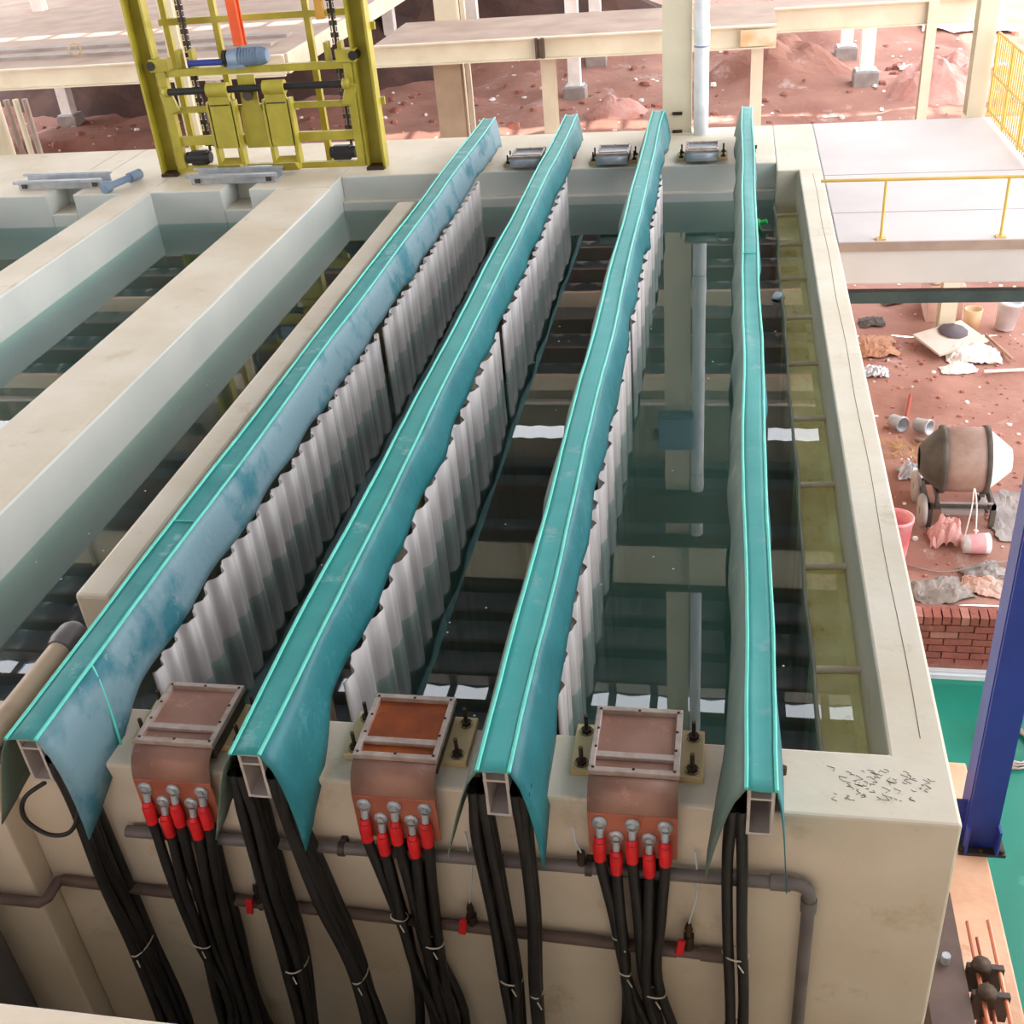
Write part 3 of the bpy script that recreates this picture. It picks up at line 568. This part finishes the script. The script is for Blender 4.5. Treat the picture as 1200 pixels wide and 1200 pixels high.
# ------------------------------------------------------------------ yellow lift frame
L = thing('lift_frame', 'yellow steel lift frame with chains and black shaft standing beyond the tank', 'lift', (-4.68, 11.25, 0))
yf = 11.1
for s, xo, xi in ((-1, -5.9, -5.72), (1, -3.46, -3.64)):
    a, b = min(xo, xi), max(xo, xi)
    MB().box(a, b, yf + .1, yf + .12, 0, 4).box(xo - .012, xo + .012, yf - .02, yf + .12, 0, 4).box(xi - .012, xi + .012, yf, yf + .12, 0, 4).build('mast', yellow, L)
    for z in (.6, 1.3, 2.0): MB().box(xo - .02 if s > 0 else xo - .05, xo + .05 if s > 0 else xo + .02, yf + .12, yf + .15, z, z + .07).build('cleat', yellow, L)
    cx = xi - s * .06
    MB().box(cx - .04, cx + .04, yf - .02, yf + .06, .06, 1.06).build('carriage_upright', yellow, L, .005)
    MB().box(cx - .1, cx + .1, yf - .04, yf + .08, 1.04, 1.16).build('guide_block', yellow, L, .008)
    MB().tube([(cx + s * .08, yf - .05, 1.1), (cx + s * .08, yf + .08, 1.1)], .045, 12).build('guide_wheel', black, L)
    MB().lathe([(0, -.03), (.05, -.03), (.05, .03), (0, .03)], (cx + s * -.03, yf - .05, .85), (1, 0, 0), 14).build('shaft_bearing', yellow, L)
    MB().rbox((cx - s * .02, yf, .74), (.12, .05, .22), (0, s * .3, 0)).build('bearing_bracket', yellow, L, .01)
    MB().box(cx - s * .2 - .1, cx - s * .2 + .1, yf - .02, yf + .08, .1, .24).tube([(cx - s * .32, yf + .03, .17), (cx - s * .06, yf + .03, .17)], .06, 10).build('travel_motor', black, L, .02)
    MB().box(a - .0, b + .0, yf - .06, yf + .12, 0, .03).build('foot_plate', bolt_m, L)
    # chain of small links
    chx = -5.4 if s < 0 else -3.84
    ch = MB()
    for k in range(64):
        z = .25 + k * .055
        for j in (-.028, 0, .028):
            ch.box(chx + j - (.004 if k % 2 else .011), chx + j + (.004 if k % 2 else .011), yf + .16, yf + .18, z, z + .046)
    ch.tube([(chx, yf + .171, .2), (chx, yf + .171, 3.8)], .016, 5)
    ch.build('chain', darksteel, L)
    for q in (chx - .09, chx + .05): MB().box(q, q + .04, yf + .04, yf + .14, 1.02, 1.22).build('chain_bracket', yellow, L)
for (x, y) in ((-5.12, yf + .3), (-4.15, yf + .3), (-5.65, yf + .3)):
    MB().box(x - .03, x + .03, y, y + .06, 0, 4).build('rear_post', yellow, L)
for z in (1.42, 2.6): MB().box(-5.72, -3.64, yf + .294, yf + .352, z, z + .06).build('rear_rail', yellow, L)
MB().box(-5.66, -3.7, yf, yf + .06, .98, 1.05).build('carriage_beam', yellow, L, .004)
MB().box(-5.66, -3.7, yf, yf + .06, .3, .39).build('carriage_beam', yellow, L, .004)
MB().box(-5.66, -3.7, yf + .02, yf + .06, .62, .68).build('carriage_beam', yellow, L, .004)
MB().box(-5.7, -3.66, yf - .01, yf + .05, .03, .09).build('bottom_rail', yellow, L, .004)
MB().tube([(-5.6, yf - .06, .85), (-3.76, yf - .06, .85)], .035, 14).build('drive_shaft', black, L)
for cx in (-5.07, -4.47):
    MB().tube([(cx - .11, yf - .06, .85), (cx + .11, yf - .06, .85)], .07, 16).build('hub', yellow, L)
    h = MB().prism([(cx - .1, .82), (cx + .1, .82), (cx + .13, .7), (cx + .13, .28), (cx - .13, .28), (cx - .13, .7)], 'y', yf - .09, yf - .06)
    h.box(cx + .11, cx + .15, yf - .09, yf + .02, .1, .74).box(cx - .15, cx - .11, yf - .09, yf + .02, .1, .74)
    h.build('hook_arm', yellow, L, .004)
    MB().prism([(yf - .2, .14), (yf - .1, .04), (yf + .02, .04), (yf + .02, .16), (yf - .1, .12)], 'x', cx - .13, cx + .13).build('hook_shoe', yellow, L, .004)
    MB().box(cx - .1, cx + .1, yf - .095, yf - .088, .7, .712).build('slot', bolt_m, L)
MB().prism([(-4.86, .97), (-4.68, .97), (-4.68, .7), (-4.65, .6), (-4.65, .26), (-4.89, .26), (-4.89, .6), (-4.86, .7)], 'y', yf - .02, yf + .0).build('centre_plate', yellow, L)
MB().tube([(-4.77, yf - .03, .78), (-4.77, yf - .06, .78)], .05, 12).build('cam', darksteel, L)
MB().tube([(-5.35, yf - .0, 1.1), (-4.95, yf - .0, 1.1)], .03, 10).build('blue_shaft', blue, L)
mt = MB().tube([(-4.92, yf, 1.13), (-4.9, yf, 1.13), (-4.55, yf, 1.14), (-4.5, yf, 1.14)], [.06, .085, .085, .065], 16).box(-4.92, -4.74, yf - .06, yf + .06, 1.04, 1.1).build('gear_motor', bluegrey, L)
fins = MB()
for k in range(8): fins.tube([(-4.8 + k * .03, yf, 1.14), (-4.79 + k * .03, yf, 1.14)], .09, 14)
fins.build('cooling_fins', bluegrey, mt)
MB().tube([(-4.96, yf, 1.13), (-4.92, yf, 1.13)], .08, 16).build('coupling', black, mt)
MB().box(-4.83, -4.73, yf - .02, yf + .03, 1.24, 4).box(-4.85, -4.71, yf + .03, yf + .05, 1.24, 4).build('lift_ram', orange, L, .006)
MB().box(-3.98, -3.9, yf + .1, yf + .16, 1.42, 4).build('side_strut', M('ochre_paint', (214, 160, 70), (200, 144, 56), .5), L)
def trough_saddle(x0, x1, label):
    t = thing('galvanised_saddle', label, 'saddle', ((x0 + x1) / 2, 10.75, 0), 'galvanised saddles on the far rim')
    y = 10.72
    MB().box(x0, x1, y, y + .02, .0, .1).box(x0, x1, y + .2, y + .22, .0, .1).box(x0, x1, y + .02, y + .2, 0, .02).build('channel', galv, t, .004)
    MB().box(x0 - .03, x1 + .03, y - .04, y - .01, .07, .1).build('front_lip', galv, t, .003); MB().box(x0 - .05, x1 + .01, y + .21, y + .25, .085, .11).build('rear_lip', galv, t, .003)
    for q in (x0 + .05, x1 - .1): MB().box(q, q + .05, y - .02, y, .02, .06).build('bolt', darksteel, t)
trough_saddle(-7.38, -6.42, 'galvanised channel saddle over the notch at the far left')
trough_saddle(-5.42, -4.5, 'galvanised channel saddle below the yellow lift frame')
t = thing('stub_pipe', 'short blue grey pipe with thick ends on the far rim at left', 'pipe', (-6.2, 10.75, .05))
MB().tube([(-6.26, 10.55, .055), (-6.14, 10.98, .055)], .035, 12).build('pipe_run', bluegrey, t)
MB().tube([(-6.28, 10.5, .055), (-6.255, 10.58, .055)], .055, 14).build('end_collar', bluegrey, t); MB().tube([(-6.17, 10.86, .055), (-6.13, 11.02, .055)], .052, 14).build('end_collar', bluegrey, t)
tag(MB().lathe([(0, .06), (.03, .05), (.045, 0), (.03, -.03), (0, -.04)], (.24, 9.95, -.3), (.2, .2, 1), 12).tube([(.27, 9.95, -.28), (.33, 9.93, -.26)], .02, 8).build('plastic_scrap', greenpl), 'bright green plastic scrap floating at the far end of the rightmost cover', 'scrap')
tag(MB().lathe([(0, .05), (.03, .045), (.045, .02), (.05, 0)], (.385, 8.3, ZW), (0, .2, 1), 14).build('plastic_cup', clear, solid=.004), 'crumpled clear plastic floating against the baffle', 'plastic')
fs = MB()
for k in range(60):
    x, y = R(-2.1, .35), R(3.3, 8)
    if k > 44: x = R(-3.8, -3.1)
    fs.lathe([(0, .002), (.004, .001), (.006, 0)], (x, y, ZW), (0, 0, 1), 6)
tag(fs.build('foam_specks', white_pl), 'tiny white specks floating on the water', 'specks', kind='stuff')

# ------------------------------------------------------------------ right side: column, plinth, busway, brick kerb
PZ = -2.0
o = box('plinth', plinth_m, None, .83, 1.46, -1, 5.15, -2.9, PZ, .01); tag(o, 'peach stained concrete plinth under the blue column', 'plinth')
bc = thing('steel_column', 'blue painted box column bolted to the plinth at the right edge', 'column', (1.42, 4.55, PZ))
MB().box(1.34, 1.5, 4.49, 4.51, PZ + .02, 7.9).box(1.34, 1.5, 4.65, 4.67, PZ + .02, 7.9).box(1.335, 1.355, 4.51, 4.65, PZ + .02, 7.9).box(1.485, 1.5, 4.51, 4.65, PZ + .02, 7.9).build('shaft', blue, bc)
MB().box(1.31, 1.55, 4.44, 4.74, PZ, PZ + .02).build('base_plate', darksteel, bc)
MB().box(1.335, 1.347, 4.43, 4.49, PZ + .02, PZ + .2).box(1.493, 1.505, 4.43, 4.49, PZ + .02, PZ + .2).box(1.28, 1.34, 4.55, 4.565, PZ + .02, PZ + .3).build('gusset', blue, bc)
for x in (1.33, 1.42, 1.53): MB().lathe([(0, .025), (.012, .025), (.012, 0)], (x, 4.455, PZ + .02), (0, 0, 1), 6, False).build('anchor_bolt', bolt_m, bc)
ch = thing('bus_channel', 'dark brown steel channel running toward the viewer beside the tank', 'channel', (1.04, 2.5, PZ))
MB().box(.95, 1.13, .5, 3.85, -1.62, -1.6).box(.95, .965, .5, 3.85, -1.8, -1.62).box(1.115, 1.13, .5, 3.85, -1.8, -1.62).build('channel', brownsteel, ch)
for y in (3.6, 2.8, 1.6): MB().box(.97, 1.11, y, y + .06, PZ, -1.62).build('stand', darksteel, ch)
MB().tube([(1.05, 3.45, -1.6), (1.05, 3.45, -1.55)], .02, 8).build('stud', galv, ch)
for k, (x, z, y1) in enumerate(((1.19, -1.62, 3.7), (1.28, -1.6, 3.7), (1.235, -1.68, 3.66), (1.2, -1.74, 3.5))):
    o = MB().tube([(x, .5, z), (x, y1, z)], .011, 8).build('copper_pipe', M('bright_copper_%d' % k, (226, 142, 112), (206, 120, 92), .35, .5))
    tag(o, 'thin copper pipe beside the dark channel, %s' % ('left of the pair on top', 'rightmost', 'lower between the upper two', 'lowest and leftmost')[k], 'pipe', 'thin copper pipes beside the channel')
for k, y in enumerate((3.42, 3.28)):
    t = thing('pipe_clamp', 'dark clamp block holding the copper pipes, %s' % ('farther', 'nearer'), 'clamp', (1.2, y, -1.7)) if 0 else thing('pipe_clamp', 'dark clamp block on the copper pipes, %s of two' % ('farther', 'nearer')[k], 'clamp', (1.2, y, -1.62))
    MB().box(1.14, 1.3, y, y + .03, -1.76, -1.58).build('block', darksteel, t, .004)
    MB().lathe([(0, .02), (.04, .02), (.045, 0), (.03, -.02)], (1.2, y + .01, -1.575), (0, 0, 1), 12).build('cap', bolt_m, t)
    MB().box(1.19, 1.22, y, y + .03, PZ, -1.76).build('foot', bolt_m, t)
# brick kerb
kb = thing('brick_kerb', 'low red brick retaining kerb between the dirt and the green floor', 'kerb', (2.2, 7.1, -2.87))
MB().box(.825, 6, 7.0, 7.22, -2.9, -2.38).build('mortar_core', mortar, kb)
bmesh_ = {}
def brick(x, y, z, sx_, sy_, sz_, mt):
    key = (round(sx_, 3), round(sz_, 3), mt.name)
    if key not in bmesh_:
        ob = MB().box(-sx_ / 2, sx_ / 2, -sy_ / 2, sy_ / 2, -sz_ / 2, sz_ / 2).build('brick', mt, None); bmesh_[key] = ob.data
    else:
        ob = bpy.data.objects.new('brick', bmesh_[key]); COL.objects.link(ob)
    ob.parent = kb; ob.location = Vector((x, y, z)) - kb.location; ob.rotation_euler = (0, R(-.02, .02), R(-.03, .03))
for k in range(46): brick(.868 + k * .066, 7.035 + R(-.004, .004), -2.345 + R(-.004, .004), .056, .13, .07, brick_m if random.random() > .25 else brick_pale)
for c in range(6):
    for k in range(14):
        brick(.94 + k * .205 + (c % 2) * .1, 6.998 + R(-.003, .003), -2.42 - c * .063 - .0, .195, .05, .053, brick_m if random.random() > .12 else brick_pale)
gt = thing('floor_gutter', 'shiny white metal gutter at the foot of the brick kerb', 'gutter', (2.2, 6.9, -2.8))
MB().box(.825, 6, 6.84, 6.96, -2.8, -2.785).box(.825, 6, 6.84, 6.86, -2.785, -2.755).box(.825, 6, 6.9, 6.91, -2.785, -2.77).build('trough', M('gutter_metal', (222, 224, 228), (206, 210, 216), .35), gt, .004)
cw = MB().tube([(2.0 + (.17 + .03 * math.sin(a * .9)) * math.cos(a), 6.15 + (.2 + .03 * math.cos(a * .7)) * math.sin(a), -2.785 + .004 * (a % 5)) for a in [k * .3 for k in range(150)]], .006, 5).build('wire_coil', steel)
tag(cw, 'loose coil of grey wire lying on the green floor behind the blue column', 'wire')

# ------------------------------------------------------------------ builders' clutter on the dirt
def gz(x, y): return dirt_h(x, y)
mx = thing('cement_mixer', 'cement crusted drum mixer on a dark frame standing on the red dirt', 'mixer', (1.97, 8.6, gz(1.97, 8.6)))
zc = gz(1.97, 8.6) + .52; oc = (1.97, 8.6, zc)
ax = Vector((1, -.05, .03))
MB().lathe([(.2, -.2), (.27, -.17), (.275, .17)], oc, ax, 28).build('drum', mixer_m, mx)
MB().lathe([(.1, -.345), (.11, -.35), (.17, -.3), (.25, -.21), (.273, -.17)], oc, ax, 28).build('drum_mouth', mixer_d, mx)
MB().lathe([(.275, .17), (.25, .2), (.1, .37), (0, .375)], oc, ax, 28).build('drum_cone', white_m, mx)
for h in (-.17, .17): MB().lathe([(.27, h - .022), (.288, h - .02), (.288, h + .02), (.27, h + .022)], oc, ax, 28).build('ring_gear', mixer_d, mx)
zf = zc - .36
MB().box(1.68, 2.24, 8.38, 8.42, zf, zf + .04).box(1.68, 2.24, 8.78, 8.82, zf, zf + .04).box(1.68, 1.72, 8.38, 8.82, zf, zf + .04).box(2.2, 2.24, 8.38, 8.82, zf, zf + .04).box(1.7, 1.74, 8.36, 8.4, zf - .18, zf).box(2.2, 2.24, 8.36, 8.4, zf - .18, zf).box(1.7, 1.74, 8.8, 8.84, zf - .18, zf).box(2.2, 2.24, 8.8, 8.84, zf - .18, zf).build('frame', mixer_d, mx)
for x, y in ((1.66, 8.4), (1.66, 8.8)):
    q = MB().lathe([(.03, -.02), (.13, -.025), (.15, 0), (.13, .025), (.03, .02), (.03, -.02)], (x, y, zc - .39), (1, 0, 0), 20).build('wheel', M('wheel_grey', (178, 168, 160), (160, 148, 140), .8), mx)
for x in (1.76, 2.18): MB().tube([(x, 8.36, zf + .04), (x, 8.36, zf + .12), (x, 8.55, zf + .13)], .018, 8).build('roller_bracket', darksteel, mx)
MB().box(1.8, 2.14, 8.33, 8.37, zf - .02, zf + .02).tube([(1.78, 8.34, zf + .09), (2.2, 8.34, zf + .09)], .012, 6).build('tow_bar', sheet_m, mx)
bk = thing('plastic_barrel', 'tall faded pink plastic barrel half hidden by the tank rim', 'barrel', (1.37, 7.9, gz(1.37, 7.9)))
z = gz(1.46, 7.9)
MB().lathe([(0, 0), (.1, 0), (.115, .1), (.14, .42), (.148, .425), (.148, .45), (.135, .45), (.13, .42), (.1, .05), (0, .05)], (1.37, 7.9, z), (0, .05, 1), 24).build('shell', pink, bk)
MB().lathe([(0, .2), (.12, .2)], (1.37, 7.9, z), (0, .05, 1), 20).build('contents', mixer_d, bk)
pb = thing('paint_pail', 'white and pink pail lying on its side below the mixer', 'pail', (2.04, 8.03, gz(2.04, 8.03)))
z = gz(2.04, 8.03) + .085
MB().lathe([(0, -.1), (.075, -.1), (.085, .1), (.075, .1), (.066, -.08)], (2.04, 8.03, z), (1, .1, 0), 20).build('shell', white_pl, pb)
MB().lathe([(.0795, -.06), (.086, .06)], (2.04, 8.03, z), (1, .1, 0), 20).build('band', pink, pb)
MB().tube(spline([(1.95, 8.05, z + .07), (1.98, 8.1, z + .3), (2.0, 8.2, z + .42), (2.02, 8.12, z + .3), (2.03, 8.05, z + .08)], 5), .006, 5).build('cord', white_m, pb)
def crumple(name, label, cat, x, y, sx_, sy_, h, mat, seed, rot=0, flat=False, zoff=0):
    def fn(u, v):
        a = (u - .5) * sx_; b = (v - .5) * sy_; q = max(0, 1 - ((u - .5) ** 2 + (v - .5) ** 2) * 3.6)
        j = .12 * min(sx_, sy_)
        a += j * fbm(u * 3, v * 3, seed) ; b += j * fbm(u * 3, v * 3, seed + 9)
        X = x + a * math.cos(rot) - b * math.sin(rot); Y = y + a * math.sin(rot) + b * math.cos(rot)
        return (X, Y, gz(X, Y) + .012 + zoff + (h * q + abs(h * .7 * fbm(u * 4, v * 4, seed + 3)) if not flat else h * abs(fbm(u * 2, v * 2, seed))))
    o = MB().grid(fn, 18, 18, False).build(name, mat, solid=.006); return tag(o, label, cat)
crumple('cloth_bag', 'crumpled pale pink cloth bag beside the mixer wheel', 'bag', 1.83, 8.2, .26, .24, .16, M('pink_cloth', (226, 176, 170), (212, 156, 150), .8), 3)
crumple('tarp_sheet', 'large flat grey sheet lying right of the mixer', 'sheet', 2.52, 8.55, .62, .75, .04, sheet_m, 5, .1, True)
crumple('tarp_sheet', 'folded grey striped sheet below the lying pail', 'sheet', 2.05, 7.72, .32, .3, .05, sheet_m, 8, .2)
crumple('paper_sack', 'flattened grey brown sack nearest the brick kerb', 'sack', 1.68, 7.42, .42, .36, .05, M('sack_grey', (150, 136, 128), (128, 118, 112), .85, scale=7), 11, .3)
crumple('paper_sack', 'pale torn sack near the blue column', 'sack', 2.0, 7.5, .3, .26, .06, M('sack_pale', (206, 178, 164), (184, 140, 124), .85, scale=7), 14, -.3)
crumple('paper_sack', 'dusty torn sack at the foot of the blue column edge', 'sack', 2.3, 7.45, .3, .3, .05, white_m, 17, .6)
crumple('foil_scrap', 'shiny silver foil scrap left of the mixer drum', 'foil', 1.66, 9.15, .2, .18, .09, foil_m, 19)
crumple('foil_scrap', 'small shiny foil scrap close to the tank rim higher up', 'foil', 1.55, 11.3, .3, .2, .06, foil_m, 22)
crumple('mud_mound', 'low round tan mud patch close to the tank rim', 'mud', 1.6, 12.0, .52, .5, .07, tan_m, 25)
crumple('plastic_sheet', 'white torn plastic sheet beside the tilted board', 'plastic', 2.42, 11.42, .35, .2, .04, white_m, 28, .1)
crumple('rubble_heap', 'heap of pale rubble right of the tilted board', 'rubble', 2.62, 11.75, .55, .4, .12, white_m, 31)
crumple('rag', 'dark rag on the dirt near the slab edge, left', 'rag', 1.66, 12.7, .28, .3, .04, mixer_d, 34)
crumple('rag', 'dark rag on the dirt near the slab edge, right', 'rag', 1.98, 13.4, .22, .3, .06, mixer_d, 37)
for k, (x, y, a, lb) in enumerate(((1.66, 10.12, 1.0, 'left'), (1.88, 10.02, .75, 'right'))):
    t = thing('pipe_socket', 'short grey pipe socket lying on the dirt, %s of two' % lb, 'pipe socket', (x, y, gz(x, y)), 'grey pipe sockets on the dirt')
    z = gz(x, y) + .085
    dr = Vector((math.cos(a), -math.sin(a), .12))
    MB().lathe([(.06, -.07), (.064, -.07), (.07, .05), (.078, .05), (.078, .08), (.064, .08), (.055, -.06), (0, -.06)], (x, y, z), dr, 20).build('shell', galv, t)
bd = thing('tilted_board', 'pale board with a dark tar patch resting tilted on the dirt', 'board', (2.42, 12.0, gz(2.42, 12)))
z = gz(2.42, 12) + .1
MB().rbox((2.42, 12.0, z), (.62, .48, .025), (.12, -.06, .5)).build('panel', M('board_grey', (206, 192, 178), (192, 176, 162), .8), bd)
MB().lathe([(0, .032), (.13, .03), (.17, .008)], (2.47, 12.12, z + .025), (.1, -.1, 1), 9).build('tar_patch', M('tar', (84, 66, 72), (66, 52, 58), .6), bd)
cb = thing('block_pedestal', 'square pale plastered block below the slab with sacks on top', 'block', (2.5, 13.0, gz(2.5, 13)))
z = gz(2.5, 13)
MB().box(2.28, 2.68, 12.8, 13.3, z - .1, z + .42).build('core', M('plaster_pink', (212, 178, 164), (196, 158, 144), .85), cb, .01)
for k in range(4):
    o = MB().rbox((2.36 + k * .09, 12.95, z + .53 + .02 * (k % 2)), (.085, .3, .2), (0, R(-.1, .1), 0)).build('cement_bag', M('cream_bag_%d' % k, (232, 212, 176), (220, 198, 160), .8), bevel=.03)
    tag(o, 'cream bag standing on the plastered block, %s' % ('leftmost', 'second from left', 'third from left', 'rightmost')[k], 'bag', 'cream bags on the plastered block')
tb = thing('tan_bucket', 'small tan bucket beside the plastered block', 'bucket', (2.74, 12.55, gz(2.74, 12.55)))
z = gz(2.74, 12.55); MB().lathe([(0, 0), (.08, 0), (.1, .26), (.09, .26), (.075, .03), (0, .03)], (2.74, 12.55, z), (0, 0, 1), 18).build('shell', M('tan_plastic', (216, 180, 140), (204, 166, 126), .6), tb)
wb = thing('white_bin', 'white plastic bin at the right edge beyond the rubble', 'bin', (3.08, 12.5, gz(3.08, 12.5)))
z = gz(3.08, 12.5); MB().lathe([(0, 0), (.1, 0), (.13, .3), (.14, .3), (.14, .33), (.12, .33), (.1, .03), (0, .03)], (3.08, 12.5, z), (.1, 0, 1), 18).build('shell', white_pl, wb)
MB().tube(spline([(2.97, 12.48, z + .32), (3.05, 12.35, z + .42), (3.2, 12.5, z + .34)], 6), .008, 5).build('handle', white_m, wb)
for k, (a, b, m_, lb) in enumerate((((2.66, 11.3), (3.4, 11.36), white_m, 'long white stick on the dirt at the right edge'), ((2.85, 12.3), (3.0, 11.6), wood, 'brown stick leaning across the rubble'), ((1.8, 9.9), (2.0, 9.75), sheet_m, 'short grey stick beside the pipe sockets'), ((1.75, 10.2), (1.86, 10.75), M('red_clay', (164, 78, 60), (150, 70, 54), .9), 'thin red stick above the pipe sockets'))):
    tag(MB().tube([(a[0], a[1], gz(*a) + .04), (b[0], b[1], gz(*b) + .04)], .018, 7).build('stick', m_), lb, 'stick')
tag(MB().tube(spline([(1.5, 7.85, gz(1.5, 7.85) + .02), (1.75, 7.7, gz(1.75, 7.7) + .02), (2.1, 7.72, gz(2.1, 7.72) + .1), (2.4, 7.85, gz(2.4, 7.85) + .03), (2.55, 7.7, gz(2.55, 7.7) + .02), (2.35, 7.6, gz(2.35, 7.6) + .02), (2.15, 7.6, gz(2.15, 7.6) + .06)], 8), .008, 6).build('grey_cable', sheet_m), 'grey cable trailing over the sacks in front of the mixer', 'cable')
sw = MB()
for k in range(60):
    x, y, a, L_ = R(1.5, 1.9), R(9.45, 9.85), R(0, 3.1), R(.04, .12)
    z = gz(x, y) + .01
    sw.tube([(x, y, z), (x + L_ * math.cos(a), y + L_ * math.sin(a), z + R(0, .03))], .004, 4, False)
tag(sw.build('straw_litter', M('straw', (206, 172, 112), (186, 150, 92), .9)), 'loose yellow straw below the pipe sockets', 'straw', kind='stuff')
# countless crumbs of soil and rubble
def scatter(name, label, n, xr, yr, s0, s1, mat, power=1):
    m = MB()
    for k in range(n):
        x = R(*xr); y = yr[0] + (yr[1] - yr[0]) * random.random() ** power; s = R(s0, s1) * random.random() ** .7
        if y > 12.2 and y < 12.8 and x < 0: continue
        z = gz(x, y)
        if (x + 4.9) ** 2 + (y - 20.7) ** 2 < .6: continue
        rx, ry, a0, hh = R(.6, 1) * s, R(.6, 1) * s, R(0, 6), R(.25, .7) * s
        vs = [(x + R(.8, 1.1) * rx * q * math.cos(a0 + 1.05 * j), y + R(.8, 1.1) * ry * q * math.sin(a0 + 1.05 * j), z + hz * hh + (R(-.2, .2) * hh if hz else -.2 * s)) for q, hz in ((1, 0), (.75, .75)) for j in range(6)] + [(x + R(-.2, .2) * rx, y, z + hh)]
        m.add(vs, [(j, (j + 1) % 6, 6 + (j + 1) % 6, 6 + j) for j in range(6)] + [(6 + j, 6 + (j + 1) % 6, 12) for j in range(6)])
    tag(m.build(name, mat), label, 'rubble', kind='stuff')
scatter('soil_crumbs', 'scattered red soil crumbs on the near dirt', 700, (1.0, 4), (7.35, 12.3), .01, .05, M('crumb_red', (152, 92, 76), (184, 130, 114), .95, scale=6))
scatter('pale_chips', 'scattered pale chips and paper bits on the near dirt', 160, (1.0, 4), (7.3, 14), .01, .05, white_m)
scatter('soil_clods', 'scattered red clods on the far dirt', 1500, (-20, 9), (17, 46), .03, .22, M('clod_red', (140, 86, 72), (172, 118, 102), .95, scale=3), 1.3)
scatter('pale_rubble', 'scattered pale rubble on the far dirt', 1400, (-20, 10), (20, 46), .02, .12, white_m, 1.2)
def mound(name, label, x, y, rx, ry, h, mat, seed):
    def fn(u, v):
        a = v * 2 * PI; X = x + rx * u * math.cos(a); Y = y + ry * u * math.sin(a)
        return (X, Y, gz(X, Y) - .05 + h * (1 - u ** 2) * (1 + .35 * fbm(X * 2.2, Y * 2.2, seed)))
    tag(MB().grid(fn, 14, 36, False).build(name, mat), label, 'mound')
mound('dirt_mound', 'pale pink dirt mound left of the right column', 4.0, 23.9, 1.1, 1.0, .75, mound_m, 3)
mound('dirt_mound', 'reddish mound of loose soil beyond the downpipe', .9, 25.6, 1.8, 1.2, .5, dirt, 6)
mound('dirt_mound', 'small grey red mound left of the cream column', -2.3, 23.4, .7, .6, .35, mound_m, 9)
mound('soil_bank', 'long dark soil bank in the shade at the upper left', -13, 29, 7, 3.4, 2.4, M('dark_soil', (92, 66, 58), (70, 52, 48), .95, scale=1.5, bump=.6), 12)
mound('soil_bank', 'dark soil bank behind the shade-browned post', -6.3, 31.5, 5, 2.4, 1.9, bpy.data.materials['dark_soil'], 15)
for k, (x, y, sx_, sy_, lb) in enumerate(((5.4, 30, 2.2, .9, 'white sheet pile'), (4.6, 26.5, 2.2, .25, 'long white plank'), (5.6, 34, 2.5, .8, 'distant pale sheet pile'), (3.2, 15.2, 1.2, .9, 'bright white sheet on the ground under the slab'))):
    crumple('ground_sheet', lb + ' on the dirt beyond the right column' if k < 3 else lb, 'sheet', x, y, sx_, sy_, .12, white_m, 40 + k, .1, True, .05)
